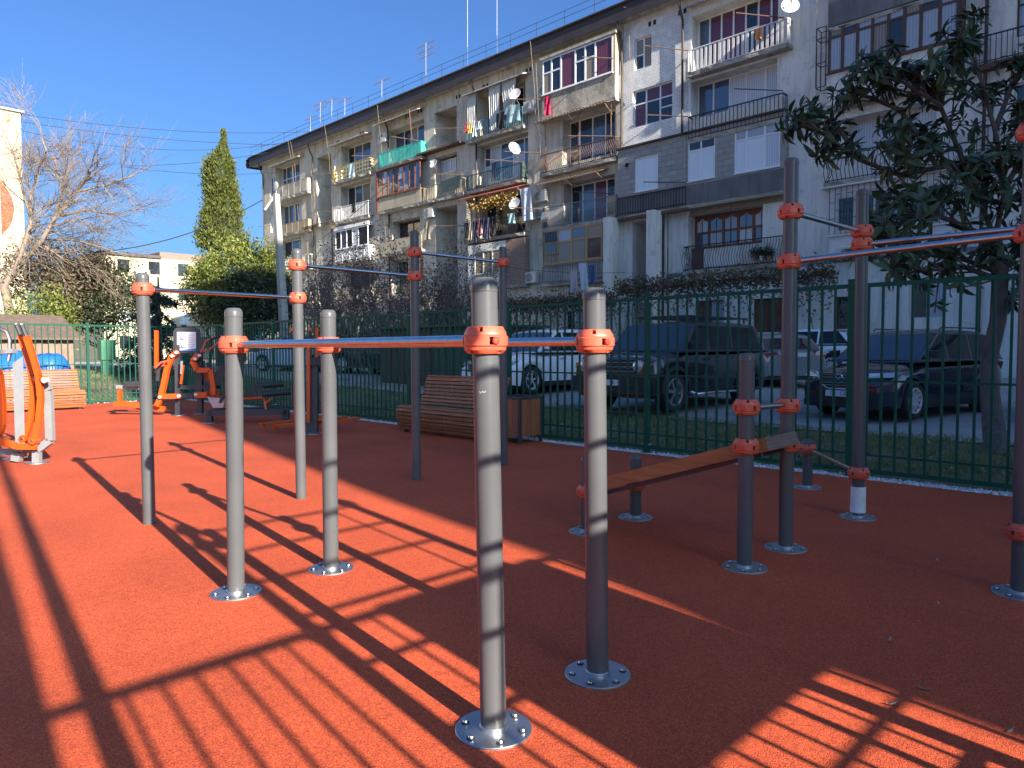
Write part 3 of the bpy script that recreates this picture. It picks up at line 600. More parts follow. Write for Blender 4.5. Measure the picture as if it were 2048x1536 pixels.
for x in (-25.0, -22.8, -20.85): MB().bar((x, BY+.02, 10.45), (x, BY+.02, 13.0), .04).build('stanchion', M['rust'], b)
awning(apt, -25.4, -21.3, 10.05, 1.35, .25, 'tansheet')
b = bal(-25.2, -20.55, 2, 'wavy', 'bluegrey', 1.05, .08); MB().box((-20.98, BY-.05, 7.6), (-20.55, BY-.02, 8.6)).build('slat_panel', M['tan'], b); MB().box((-25.25, BY+.05, 7.2), (-25.1, WY, 8.6)).build('side_wall', M['red_brick'], b)
b = slab(apt, -25.2, -20.75, FL[1]); railing(b, -25.15, -20.8, BY-.06, WY, 4.78, 5.62, 'bars', 'bluegrey', .11)
MB().box((-21.3, BY+.01, 4.78), (-20.85, WY, 7.45)).build('side_wall', M['red_brick'], b); MB().box((-25.15, BY+.02, 4.78), (-21.3, BY+.06, 5.7)).build('parapet', M['plaster'], b)
window(b, -25.15, -21.32, 5.72, 7.45, BY-.01, (1.1, 1.05, 1.1, 1.1), ((1, 1, 1.2), (1.6, 1), (1.7, 1), (1.7, 1)), 'palewood', panes=('g_brown', 'g_blue', 'g_dark', 'g_brown', 'g_lace'), fw=.09)
ib = MB()
for x in np.arange(-25.1, -24.1, .18): ib.bar((x, BY-.04, 5.75), (x, BY-.04, 7.4), .014)
for z in (6.2, 6.9): ib.bar((-25.12, BY-.045, z), (-24.05, BY-.045, z), .014)
ib.build('window_bars', M['iron'], b)
# the two grey masonry enclosures on the third floor
for x0, x1 in ((-20.42, -16.78), (-16.76, -12.4)):
    b = slab(apt, x0, x1, FL[2]); hs = [(-19.46, -18.22, 8.58, 10.11, .1)] if x0 < -20 else [(-16.7, -15.4, 8.6, 10.3, .1), (-14.52, -12.58, 8.56, 10.36, .1)]
    holed(MB(), x0, x1, 8.45, 10.66, BY, hs).build('enclosure_wall', M['block'], b)
    MB().box((x0, BY+.005, 7.6), (x1, BY+.06, 8.45)).build('parapet', M['dark_panel'], b); [MB().add([(xe, BY, 7.6), (xe, WY, 7.6), (xe, WY, 10.66), (xe, BY, 10.66)], [(0, 1, 2, 3)]).build('side_wall', M['block'], b) for xe in (x0, x1)]
    MB().box((x0-.05, BY-.12, 10.66), (x1+.05, WY, 10.74)).build('enclosure_roof', M['fascia'], b)
    if x0 < -20:
        window(b, *hs[0][:4], BY+.03, (1, 1), (1,), 'pvc', 'g_blind'); railing(b, x0+.02, x1, BY-.05, BY, 7.62, 8.42, 'bars', 'iron', .14, (0, 0))
        MB().lathe([(.1, -.02), (.1, .03)], 16, (-19.9, BY-.01, 9.9), 'y').build('flue_hole_disc', M['hole'], b)  # dark disc on the wall painted as the shade of a flue opening
    else:
        window(b, *hs[0][:4], BY+.03, (1, 1.1), ((3.2, 1), (3.2, 1)), 'pvc', panes=('g_blind', 'g_dark', 'g_blind', 'g_dark')); window(b, *hs[1][:4], BY+.02, (.8, 1.2, 1), ((3.2, 1.1), (3.2, 1.1), (3.2, 1.1)), 'pvc', panes=('g_blind', 'g_lace', 'g_blind', 'g_lace', 'g_white', 'g_lace'))
MB().box((-20.5, BY-.15, 7.36), (-16.6, BY-.02, 7.48)).build('beam', M['rust'], apt); MB().box((-16.9, BY-.1, 7.42), (-12.4, BY-.04, 7.5)).build('beam', M['tan'], apt)
# bay right of the down pipe
b = bal(-16.75, -12.3, 4, 'flat', 'white_paint', .95, .2); canopy(apt, -16.9, -12.3, 16.3, .6, .1)
b = bal(-16.72, -12.45, 3, 'bars', 'iron', .95, .17); MB().box((-16.68, BY+.03, 10.5), (-12.5, BY+.06, 11.25)).build('inner_panel', M['plaster2'], b)
b = bal(-16.9, -12.4, 1, 'wavy', 'iron', 1.05, .12); MB().box((-15.9, BY+.06, 4.82), (-12.6, BY+.09, 5.62)).build('inner_panel', M['plaster2'], b); MB().box((-16.5, BY+.05, 4.82), (-15.95, BY+.09, 5.7)).build('inner_panel', M['shedboard'], b)
e = window(apt, -16.9, -13.45, 5.0, 7.25, WY+.6, (1,)*5, ((1.3, 1, 1.2),)*5, 'redwood', panes=('g_lace', 'g_blue', 'g_white', 'g_blue'), fw=.1)
for k in range(5):
    xa = -16.9+3.45*k/5; MB().box((xa+.33, WY+.61, 5.1), (xa+.36, WY+.628, 7.05)).build('glazing_bar', M['redwood'], e)
    ar = MB(); 
    for j in range(6):
        u0, u1 = j/6, (j+1)/6; h0, h1 = .16*abs(math.cos(math.pi*u0))**.7, .16*abs(math.cos(math.pi*u1))**.7
        ar.prism([(xa+.07+.55*u0, 7.17), (xa+.07+.55*u1, 7.17), (xa+.07+.55*u1, 7.14-h1), (xa+.07+.55*u0, 7.14-h0)], 'y', WY+.605, WY+.628)
    ar.build('arched_head', M['redwood'], e)
MB().box((-16.8, WY-.02, 7.23), (-12.3, WY+.02, 7.45)).build('lintel', M['tan'], apt)
for x in (-14.6,): MB().tube([(x, BY-.1, 5.8), (x, BY-.1, 7.5)], .015, 6).build('stanchion', M['iron'], b)
# right-hand section
b = slab(apt, -10.8, -6.4, FL[4]+.05); MB().box((-10.8, BY, 13.35), (-6.4, BY+.06, 14.6)).build('parapet', M['dark_panel'], b); window(b, -10.75, -6.45, 14.62, 16.2, BY, (1,)*6, (1,), 'brownwood', 'g_dark')
b = slab(apt, -10.8, -6.4, FL[3]); MB().box((-10.8, BY, 10.45), (-6.4, BY+.06, 11.58)).build('parapet', M['plaster2'], b)
window(b, -10.78, -6.5, 11.62, 13.3, BY-.02, (1, 1, 1, 1, 1, 1, 1.1, 1.1), ((3.4, 1),)*8, 'brownwood', panes=('g_lace', 'g_brown', 'g_lace', 'g_dark', 'g_lace'), fw=.09); MB().box((-6.5, BY, 10.5), (-6.4, WY, 13.3)).build('side_wall', M['brownwood'], b)
cg = MB()
for x in (-10.84, -11.2):
    for y in (BY-.05, BY+.4): cg.bar((x, y, 11.2), (x, y, 13.4), .03)
for z in (11.2, 12.1, 13.0, 13.4):
    cg.bar((-11.2, BY-.05, z), (-10.84, BY-.05, z), .025); cg.bar((-11.2, BY+.4, z), (-10.84, BY+.4, z), .025); cg.bar((-11.2, BY-.05, z), (-11.2, BY+.4, z), .025)
cg.build('iron_cage', M['iron'], b)
b = bal(-10.85, -6.5, 2, 'wavy', 'iron', 1.0, .15); MB().box((-10.8, WY-.06, 7.6), (-6.5, WY-.02, 8.6)).build('inner_panel', M['white_paint'], b)
MB().box((-10.95, BY-.12, 7.36), (-6.4, WY, 7.42)).build('ledge', M['white_paint'], apt)
b = slab(apt, -10.7, -6.5, FL[1]+.1); holed(MB(), -10.65, -6.55, 4.85, 7.36, BY+.1, [(-10.4, -6.75, 5.7, 7.0, .1)]).build('enclosure_wall', M['white_paint'], b); MB().box((-10.75, BY, 5.55), (-6.4, BY+.09, 5.62)).build('sill_shelf', M['white_paint'], b)
window(b, -10.4, -6.75, 5.7, 7.0, BY+.12, (1, .5, .6, .9, .9, .9, 1), (1,), 'oldwhite', panes=('g_dark', 'g_lace', 'g_dark'))
gr = MB()
for i, x in enumerate(np.arange(-10.62, -6.5, .205)):
    gr.bar((x, BY-.02, 5.6), (x, BY-.02, 7.36), .018)
    for z in ((5.9, 6.5, 7.1) if i % 2 else (6.2, 6.8)): gr.bar((x, BY-.02, z), (x+.205, BY-.02, z), .018)
gr.build('window_bars', M['iron'], b)
b = slab(apt, -6.1, -2.5, FL[3]+.2, mat='rust'); railing(b, -6.05, -2.55, BY, WY, 10.62, 11.5, 'bars', 'iron', .15)
b = slab(apt, -6.1, -2.5, FL[2]+.2); railing(b, -6.05, -2.55, BY, WY, 7.8, 8.6, 'bars', 'iron', .15)
rods(apt, [((-39.9, BY, 14.1), (-41.0, BY-1.2, 14.1)), ((-35.5, BY, 14.2), (-36.2, BY-1.5, 14.3)), ((-45.4, BY, 13.9), (-47.3, BY-.9, 14.0)), ((-45.2, BY, 11.2), (-47.2, BY-.8, 11.3)), ((-31.0, BY, 14.0), (-32.6, BY-1.0, 14.1)),
    ((-26.7, BY, 11.3), (-28.0, BY-1.4, 11.4)), ((-31.2, BY, 11.4), (-32.8, BY-1.2, 11.5)), ((-20.7, BY, 11.4), (-22.4, BY-1.3, 11.5)), ((-25.3, BY, 11.5), (-26.7, BY-1.3, 11.6)), ((-25.2, BY, 14.2), (-26.6, BY-1, 14.3)), ((-20.7, BY, 15.0), (-21.8, BY-1, 15.1)),
    ((-16.7, BY, 14.2), (-18.2, BY-1.2, 14.5)), ((-12.4, BY, 14.2), (-13.8, BY-1.4, 14.4)), ((-12.5, BY, 11.45), (-13.9, BY-1.3, 11.55)), ((-16.7, BY, 11.4), (-18, BY-1.2, 11.5)), ((-25.1, BY, 8.6), (-26.4, BY-1.2, 8.7)), ((-20.7, BY, 8.7), (-22, BY-1.3, 8.8)), ((-31.3, BY, 8.5), (-33.2, BY-1, 8.6)), ((-16.8, BY, 8.6), (-18.3, BY-1, 8.7)), ((-53, BY, 14.2), (-54.5, BY-1, 14.2)), ((-53, BY, 11.2), (-54.8, BY-1, 11.2))])

# unseen towers right of the frame, shaped so their shadows darken the court and the lower storeys
M['neigh'] = streakm('neighbour_render', (.58,.56,.52), (.64,.62,.58), (.45,.43,.4))
def tower(label, loc, X0, X1, Y1, NBP, floors):
    t = thing('tower_block', label, 'building', loc); V = []; n = len(NBP)
    for z, y in NBP: V += [(X0, y, z), (X1, y, z), (X1, Y1, z), (X0, Y1, z)]
    MB().add(V, [(4*i+k, 4*i+(k+1) % 4, 4*i+4+(k+1) % 4, 4*i+4+k) for i in range(n-1) for k in range(4)] + [(4*n-4, 4*n-3, 4*n-2, 4*n-1)]).build('wall', M['neigh'], t)
    for fl in range(floors):
        for y in np.arange(NBP[-1][1]+1.2, Y1-1.8, 3.2): MB().box((X0-.06, y, 1.2+fl*2.85), (X0-.02, y+1.5, 2.6+fl*2.85)).build('window', M['g_dark'], t)
tower('tower outside the frame whose shadow crosses the court', (20, 7, 0), 14, 26, 12.5, [(-.5, .90), (6.95, .92), (7.2, 1.01), (7.6, 1.07), (8.5, 1.09), (9, 1.14), (11.3, 1.47), (14.4, 1.87), (25.2, 3.1)], 8)
tower('taller tower outside the frame whose shadow climbs the weathered block', (44, 18, 0), 38, 50, 27, [(-.5, 8.6), (36.0, 8.6)], 12)  # second unseen tower, split off to let more sky light through

# cream gable at the far left with the painted red disc; cream block in the distance
M['cream'] = streakm('cream_render', (.47,.41,.285), (.53,.465,.33), (.40,.34,.235), None, sc=.4, bump=.1)
M['mural'] = pm('red_mural', (.22,.062,.03), (.27,.085,.042), 2, .9, c3=(.33,.16,.09), s3=6)
lb = thing('gable_block', 'cream gable wall with a large faded red disc at the left edge', 'building', (-66, 4, .4))
GY = atx(47, 400, -62).y
MB().box((-74, -12, 0), (-62, GY, 18.5)).build('wall', M['cream'], lb)
MB().box((-74.2, -12, 18.5), (-61.8, GY+.2, 18.62)).build('roof', M['oldwhite'], lb); MB().box((-61.99, -12, 17.3), (-61.93, GY-1.6, 18.3)).build('frieze', M['fascia'], lb)
c0 = atx(28, 418, -62); c0.y -= 2.65; MB().lathe([(2.65, 0), (2.65, .03)], 48, (-61.99, c0.y, c0.z), 'x').build('painted_disc', M['mural'], lb)
for k in range(2): MB().box((-61.99, GY-1.5, 2), (-61.94, GY-1.4, 18)).build('panel_joint', M['cream'], lb); break
fb = thing('distant_block', 'cream apartment block far away beyond the bare tree', 'building', (-95, 33, .5))
MB().box((-110, 24.5, 0), (-86, 36.5, 11.8)).build('wall', M['cream'], fb)
rfb = MB().box((-110.3, 24.2, 11.8), (-85.7, 30.5, 12.1)).build('roof', M['roof'], fb); MB().box((-100, 30.5, 11.8), (-86.2, 36.4, 12.6)).build('attic', M['red_brick'], rfb)
for fl in range(4):
    for y in (26, 29.2, 32.4, 34.8): window(fb, -0, 0, 0, 0, 0, (1,)) if False else MB().box((-86.03, y, 1.6+fl*2.8), (-85.96, y+1.2, 3.0+fl*2.8)).build('window', M['g_dark' if (fl+int(y)) % 3 else 'g_white'], fb)
    MB().box((-86.0, 27.6, 1.0+fl*2.8), (-85.0, 29.0, 1.9+fl*2.8)).build('balcony', M['plaster2'], fb)
# ================================================================ WORKOUT EQUIPMENT
PR = .0455
def collar_mesh():
    n = 24; prof = [(.046, -.046), (.060, -.046), (.072, -.034), (.0735, -.028), (.0735, -.024), (.079, -.018), (.080, .012), (.0745, .017), (.0745, .021), (.073, .026), (.062, .046), (.046, .046)]
    bm = bmesh.new(); ring = []
    for r, z in prof:
        row = []
        for k in range(n):
            t = 2*math.pi*k/n; lob = 1+.035*math.cos(4*t)*(r > .06); row.append(bm.verts.new((r*lob*math.cos(t), r*lob*math.sin(t), z)))
        ring.append(row)
    pick = []
    for i in range(len(prof)-1):
        for k in range(n):
            f = bm.faces.new((ring[i][k], ring[i][(k+1) % n], ring[i+1][(k+1) % n], ring[i+1][k])); f.smooth = True
            if (i == 9 and k % 6 in (1,)) or (i == 5 and k % 6 == 3) or (i == 1 and k % 6 == 5): pick.append(f)
    bmesh.ops.recalc_face_normals(bm, faces=bm.faces)
    r = bmesh.ops.inset_individual(bm, faces=pick, thickness=.0022, depth=0)
    ex = bmesh.ops.inset_individual(bm, faces=pick, thickness=.0025, depth=-.014)
    for f in pick: f.material_index = 1; f.smooth = False  # recess floors coloured dark as shade
    me = bpy.data.meshes.new('collar'); bm.to_mesh(me); bm.free(); me.materials.append(M['orange_plastic']); me.materials.append(M['hole']); me.set_sharp_from_angle(angle=R(28))
    return me
COLLAR = collar_mesh()
BUTTON = MB().lathe([(.0, .0055), (.010, .005), (.013, .002), (.0135, -.003)], 16, (0, 0, 0), 'x').mesh('button', M['button'], None, 40)
BOLT = MB().lathe([(.010, 0), (.010, .006), (.007, .010), (0, .011)], 8).mesh('bolt', M['bolt'], None, 30)
RIMW = MB().lathe([(.0145, 0), (.0145, .0025)], 12).mesh('washer', M['iron'], None, 30)
PLATE = MB().lathe([(.135, 0), (.135, .006), (.133, .008), (.05, .008), (.05, .02), (.046, .024)], 48, cap=False).mesh('base_plate', M['galv'], None, 30)
def post(t, x, y, h, lean=(0, 0), plate=True, rot=None, z0=0):
    lean = Vector((lean[0], lean[1], 0)); off = Vector(WL[t.name]); b = Vector((x, y, 0)); tp = b+lean+Vector((0, 0, h))
    prof = [(PR, z0), (PR, h-.052), (PR+.0016, h-.050), (PR+.0016, h-.028), (PR*.93, h-.012), (PR*.72, h-.003), (0, h)]
    mb = MB().lathe(prof, 32); mb.v = [(v[0]+x+lean.x*v[2]/h, v[1]+y+lean.y*v[2]/h, v[2]) for v in mb.v]
    o = mb.build('post', M['post'], t, 35)
    if plate:
        p = link('base_plate', PLATE, t); p.location = b-off; r0 = random.uniform(0, 1) if rot is None else rot
        for k in range(6):
            a = r0+k*math.pi/3; q = link('bolt', BOLT, p); q.location = (.105*math.cos(a), .105*math.sin(a), .0085)
            q = link('washer', RIMW, p); q.location = (.105*math.cos(a), .105*math.sin(a), .0078)
    return lambda z: b+lean*(z/h)+Vector((0, 0, z))
def collar(t, p, rz, button=None):
    off = Vector(WL[t.name]); o = link('collar', COLLAR, t); o.location = p-off; o.rotation_euler = (0, 0, rz)
    if button is not None:
        q = link('button', BUTTON, o); a = button-rz; q.location = (.0795*math.cos(a), .0795*math.sin(a), -.003); q.rotation_euler = (0, 0, a)
    return o
def steelbar(t, p, q, r=.0195, trim=.07, mat='steel', name='bar'):
    d = (q-p).normalized(); p, q = p+d*trim, q-d*trim; m = [p.lerp(q, k/4) for k in range(5)]
    o = MB().tube(m, r, 20).build(name, M[mat], t, 40)
    for e, s in ((p, 1), (q, -1)): MB().tube([e-d*s*.02, e+d*s*.006], r+.008, 16).build('bar_socket', M['orange_plastic'], o, 40)
    return o
TOCAM = math.atan2(-1, .7)
rt2 = (_rt0.x, _rt0.y)
# --- parallel bars in the foreground
pb = thing('parallel_bars', 'low grey parallel bars on four bolted posts in the foreground', 'parallel bars', (-2.8, 2.0, 0))
pA = post(pb, -3.81, 1.702, 1.562, (rt2[0]*.02, rt2[1]*.02), rot=.2); pB = post(pb, -1.772, 1.702, 1.578, (-rt2[0]*.026, -rt2[1]*.026), rot=.5)
pC = post(pb, -3.815, 2.298, 1.575, (rt2[0]*.006, rt2[1]*.006), rot=.1); pD = post(pb, -1.772, 2.294, 1.578, (-rt2[0]*.018, -rt2[1]*.018), rot=.9)
ZB = 1.363
for pf, rz, bt in ((pA, 0, None), (pB, .2, -.28), (pC, .1, None), (pD, .25, -.2)): collar(pb, pf(ZB), rz, bt)
steelbar(pb, pA(ZB), pB(ZB)); steelbar(pb, pC(ZB), pD(ZB))
# --- stepped row of pull-up bars
rw = thing('pull_up_bars', 'row of four tall posts with stepped horizontal bars across the court', 'pull-up bars', (-5.85, 3.9, 0))
q1 = post(rw, -5.845, 1.94, 1.923, plate=False, z0=-.05); q2 = post(rw, -5.845, 3.228, 2.231, plate=False, z0=-.05); q3 = post(rw, -5.85, 4.536, 2.539, plate=False, z0=-.05); q4 = post(rw, -5.85, 5.80, 2.506, plate=False, z0=-.05)
for pf, z, rz in ((q1, 1.80, .2), (q2, 1.797, .4), (q2, 2.086, .1), (q3, 2.083, .3), (q3, 2.323, .0), (q4, 2.326, .5)): collar(rw, pf(z), rz)
steelbar(rw, q1(1.80), q2(1.797), .017); steelbar(rw, q2(2.086), q3(2.083), .017); steelbar(rw, q3(2.323), q4(2.326), .017)
# --- taller frame on the right with the sloping bench
rg = thing('workout_frame', 'tall frame of dark posts and steel bars with a sloping wooden bench', 'workout frame', (-2.2, 4.8, 0))
g1 = post(rg, -2.018, 4.645, 2.569, rot=.3); g2 = post(rg, -1.987, 5.90, 2.56, (-rt2[0]*.012, -rt2[1]*.012), rot=.6); g3 = post(rg, -2.018, 4.064, 1.308, rot=.9); g5 = post(rg, -.726, 4.653, 2.63, rot=.2)
g4 = post(rg, -3.25, 4.69, .50, rot=.4); g6 = post(rg, -3.25, 4.08, .56, rot=.8); c7 = gnd(1614, 975); g7 = post(rg, c7.x, c7.y, .47, rot=.1); g8 = post(rg, -.726, 5.90, 2.56)
bt = math.atan2(-4.6, 1.2)
for pf, z, rz, b_ in ((g1, 2.222, .2, bt), (g1, 1.90, .5, None), (g1, .957, .35, None), (g1, .70, .1, None), (g3, .982, .2, bt), (g3, .745, .2, bt), (g2, 2.235, .3, None), (g2, 2.137, .1, None), (g2, .355, .4, bt+.5),
     (g5, 2.467, .5, bt-.1), (g5, 1.935, .1, None), (g5, .344, .25, bt-.1), (g6, .30, .4, bt), (g4, .27, .1, None), (g7, .375, .2, None), (g8, 2.137, 0, None)): collar(rg, pf(z), rz, b_)
steelbar(rg, g1(2.222), g2(2.235), .0185); steelbar(rg, g1(1.90), g5(1.935)); steelbar(rg, g2(2.137), g8(2.137)); steelbar(rg, g3(.972), g1(.962), .0185); steelbar(rg, g7(.375), g2(.355), .017)
pa, pb_ = Vector((-3.34, 4.365, .30)), Vector((-1.93, 4.365, .755)); dv = (pb_-pa).normalized(); nv = Vector((0, 1, 0)).cross(dv); nv = -nv if nv.z < 0 else nv
bd = MB().bar(pa, pb_, .45, .085, up=nv).build('bench_board', M['wood_plank'], rg); MB().bar(pb_-dv*.001, pb_+dv*.006, .446, .082, up=nv).build('board_end', M['wood_end'], bd)
for y in (4.20, 4.53): MB().bar(pa+Vector((.05, y-4.365, -.06)), pb_+Vector((-.05, y-4.365, -.07)), .03, .03, up=nv).build('underside_dark_bar', M['navy'], bd)  # added dark bars stand in for the shaded line under the board
wr = MB(); n = 20; V = []
for j in range(7):
    for k in range(n): t = 2*math.pi*k/n; r = PR+.007+random.uniform(0, .006)+(.012 if k == 3 else 0); V.append((r*math.cos(t), r*math.sin(t), .045+j*.034))
wr.add([(v[0]-1.988, v[1]+5.90, v[2]) for v in V], [(j*n+k, j*n+(k+1) % n, (j+1)*n+(k+1) % n, (j+1)*n+k) for j in range(6) for k in range(n)])
solo('paper_notice', wr, M['paper'], 'crumpled white paper taped round the foot of a dark post', 'notice', smooth=50)
# --- climbing ladder behind the camera (its rung shadows fall on the court) and the tall posts beside it
ld = thing('wall_bars', 'climbing ladder beside the photographer, seen only by its shadow', 'wall bars', (.6, 1.9, 0))
l1 = post(ld, .6, 1.228, 2.78); l2 = post(ld, .6, 2.578, 2.76)
for z in (.5, .8, 1.1, 1.4, 1.7, 2.0, 2.3, 2.6): MB().tube([(.6, 1.23, z), (.6, 2.578, z)], .017, 8).build('rung', M['steel'], ld, 40)
MB().tube([(.6, 2.36, .4), (.6, 2.36, 2.62)], .012, 6).build('upright', M['steel'], ld, 40)
for pf, z in ((l1, 2.68), (l1, 2.45), (l2, 2.66)): collar(ld, pf(z), .1)
solo('lamp_post', MB().lathe([(.052, 0), (.05, 7.5)], 12, (FXR+.25, .38-.1363*(FXR+.25), 0)), M['mgrey'], 'slim post outside the near fence, seen only by its shadow', 'post', smooth=40)
solo('tree_trunk', MB().tube([(2.3, -.37, -.1), (2.31, -.37, 3), (2.25, -.38, 6)], [.30, .28, .2], 12), M['board'], 'bare trunk outside the near fence, seen only by its shadow', 'tree trunk', smooth=60)

# ================================================================ BENCHES, BIN
def bench(name, label, loc, rz, L=1.95):
    t = thing(name, label, 'bench', loc, 'slatted park benches', rz, local=True)
    prof = [(.05, .05), (.0, .13), (-.03, .24), (-.035, .34), (-.005, .405), (.06, .43), (.2, .41), (.36, .385), (.44, .40), (.50, .52), (.545, .66), (.59, .80), (.62, .89), (.665, .90)]
    P = [Vector((0, a, b)) for a, b in prof]; seg = [(P[i+1]-P[i]).length for i in range(len(P)-1)]; T = sum(seg); ns = 23
    def ev(s):
        for i, g in enumerate(seg):
            if s <= g or i == len(seg)-1: return P[i].lerp(P[i+1], s/g), (P[i+1]-P[i]).normalized()
            s -= g
    for k in range(ns):
        c, d = ev(T*(k+.5)/ns); nn = Vector((0, -d.z, d.y)); h = T/ns*.40
        mb = MB().add([(x, *(c+d*a*h+nn*b*.014).yz) for x in (-L/2+random.uniform(-.003, .003), L/2+random.uniform(-.003, .003)) for a, b in ((-1, -1), (1, -1), (1, .6), (.85, 1), (-.85, 1), (-1, .6))],
            [(5, 4, 3, 2, 1, 0), (6, 7, 8, 9, 10, 11)] + [(i, (i+1) % 6, 6+(i+1) % 6, 6+i) for i in range(6)])
        s = mb.build('slat', M['wood_red'], t)
        for x in (-L/2+.12, -.25, .25, L/2-.12):
            q = c+nn*.0145; MB().lathe([(.008, -.002), (.006, .002)], 6, (x, q.y, q.z), 'y' if abs(nn.y) > .6 else 'z').build('screw', M['bolt'], s)
    for x in (-L/2+.1, 0, L/2-.1):
        poly = [(v.y+.02, v.z-.015) for v in P[1:9]] + [(.46, .36), (.50, .40), (.58, .66), (.64, .87), (.68, .86), (.62, .6), (.60, .0), (.54, .0), (.5, .3), (.12, .3), (.12, 0), (.06, 0)]
        MB().prism(poly, 'x', x-.02, x+.02).build('side_frame', M['navy'], t)
    return t
bench('slatted_bench', 'red brown slatted bench with curved back in the shade by the fence', (-8.55, 7.02, 0), 0)
b2 = bench('slatted_bench', 'sunlit yellow brown slatted bench at the far end of the court', (-18.55, 3.85, 0), math.pi/2, 2.0)
bn = thing('litter_bin', 'square litter bin with brown wooden slats and dark frame', 'bin', (-7.2, 7.45, 0))
for x, y in ((-7.43, 7.24), (-6.98, 7.24), (-7.43, 7.68), (-6.98, 7.68)): MB().box((x-.02, y-.02, 0), (x+.02, y+.02, .66)).build('corner_post', M['navy'], bn)
MB().box((-7.452, 7.218, .635), (-6.958, 7.262, .665)).box((-7.452, 7.658, .635), (-6.958, 7.702, .665)).box((-7.452, 7.262, .635), (-7.408, 7.658, .665)).box((-7.002, 7.262, .635), (-6.958, 7.658, .665)).build('top_frame', M['navy'], bn)
MB().box((-7.4, 7.27, .12), (-7.01, 7.65, .60)).build('liner', M['pad'], bn)
for k in range(4):
    a = -7.403+k*.1015
    for y in (7.226, 7.676): MB().box((a, y, .10), (a+.094, y+.018, .625)).build('slat', M['wood_bin'], bn)
    c = 7.268+k*.0985
    for x in (-7.447, -6.981): MB().box((x, c, .10), (x+.018, c+.092, .625)).build('slat', M['wood_bin'], bn)

# ================================================================ EXERCISE MACHINES at the far end
def P_(px, py, Z, dz=0): return atz(px, py, Z+dz)
def pt(t, name, mat, pts, Z, r, dz=0, n=8):
    return MB().tube([P_(a, b, Z, dz) for a, b in pts], r, n).build(name, M[mat], t, 45)
def pbar(t, name, mat, pts, Z, w_, h_, dz=0):
    mb = MB()
    for (a, b), (c, d) in zip(pts, pts[1:]): mb.bar(P_(a, b, Z, dz), P_(c, d, Z, dz), w_, h_, up=_fw)
    return mb.build(name, M[mat], t)
def pplate(t, name, mat, poly, Z, th, dz=0):
    A = [P_(a, b, Z, dz-th/2) for a, b in poly]; B = [P_(a, b, Z, dz+th/2) for a, b in poly]; n = len(A)
    return MB().add(A+B, [tuple(range(n)), tuple(range(2*n-1, n-1, -1))] + [(i, (i+1) % n, n+(i+1) % n, n+i) for i in range(n)]).build(name, M[mat], t)
def disc(t, px, py, Z, r, mat='bolt', th=.03, dz=0):
    c = P_(px, py, Z, dz); return MB().tube([c-_fw*th/2, c+_fw*th/2], r, 14).build('pivot_cap', M[mat], t, 40)
def foot(t, p, r=.09): MB().lathe([(r, .001), (r, .012)], 20, (p.x, p.y, 0)).build('foot_plate', M['galv'], t, 30)
Z = 8.5; b0 = gnd(73, 925)
el = thing('elliptical_trainer', 'orange and grey elliptical trainer at the left edge', 'exercise machine', b0)
pplate(el, 'column', 'mgrey', [(25, 727), (46, 712), (50, 900), (31, 906)], Z, .12, .15)
pbar(el, 'frame_tube', 'mgrey', [(74, 925), (74, 901), (101, 881), (97, 782), (90, 768)], Z, .085, .06)
foot(el, gnd(74, 926), .13); foot(el, gnd(30, 918), .13); pbar(el, 'column_foot', 'mgrey', [(36, 905), (33, 922)], Z, .1, .08, .1)
for dz, pts in ((.12, [(42, 672), (55, 712), (64, 750), (67, 790), (62, 840), (49, 880)]), (-.12, [(53, 673), (67, 715), (77, 752), (82, 795), (78, 845), (69, 884)])):
    a = pbar(el, 'swing_arm', 'orange', pts, Z, .06, .05, dz); d = pts[0]
    g = pt(el, 'hand_grip', 'pad', [(d[0], d[1]), (d[0]-9, d[1]-23)], Z, .024, dz)
    MB().tube([P_(d[0]-9, d[1]-23, Z, dz), P_(d[0]-9.6, d[1]-25, Z, dz)], .026, 8).build('grip_end', M['galv'], g, 40); disc(el, pts[-1][0], pts[-1][1]-3, Z, .045, 'orange', .09, dz); disc(el, pts[-1][0], pts[-1][1]-3, Z, .016, 'bolt', .11, dz)
MB().tube([P_(66, 757, Z, .16), P_(90, 759, Z, -.16)], .045, 12).build('axle', M['orange'], el, 40); disc(el, 91, 760, Z, .034, 'oldwhite', .05, -.18)
pbar(el, 'foot_lever', 'orange', [(-10, 880), (12, 884), (35, 893), (73, 893)], Z, .07, .05, -.1); pplate(el, 'foot_rest', 'orange', [(-12, 886), (2, 884), (30, 892), (74, 892), (74, 900), (32, 899)], Z, .16, .05)
pbar(el, 'swing_arm', 'orange', [(-12, 730), (1, 748), (6, 800), (7, 850), (0, 868), (-12, 874)], Z, .05, .05, .1)
pt(el, 'hand_grip', 'galv', [(-14, 656), (2, 658), (14, 664), (20, 680), (20, 705), (17, 722)], Z, .022, .2); pbar(el, 'cross_bar', 'mgrey', [(-14, 706), (30, 702)], Z, .05, .09, .2)
pbar(el, 'base_beam', 'mgrey', [(-20, 905), (38, 903)], Z, .08, .06, .15)

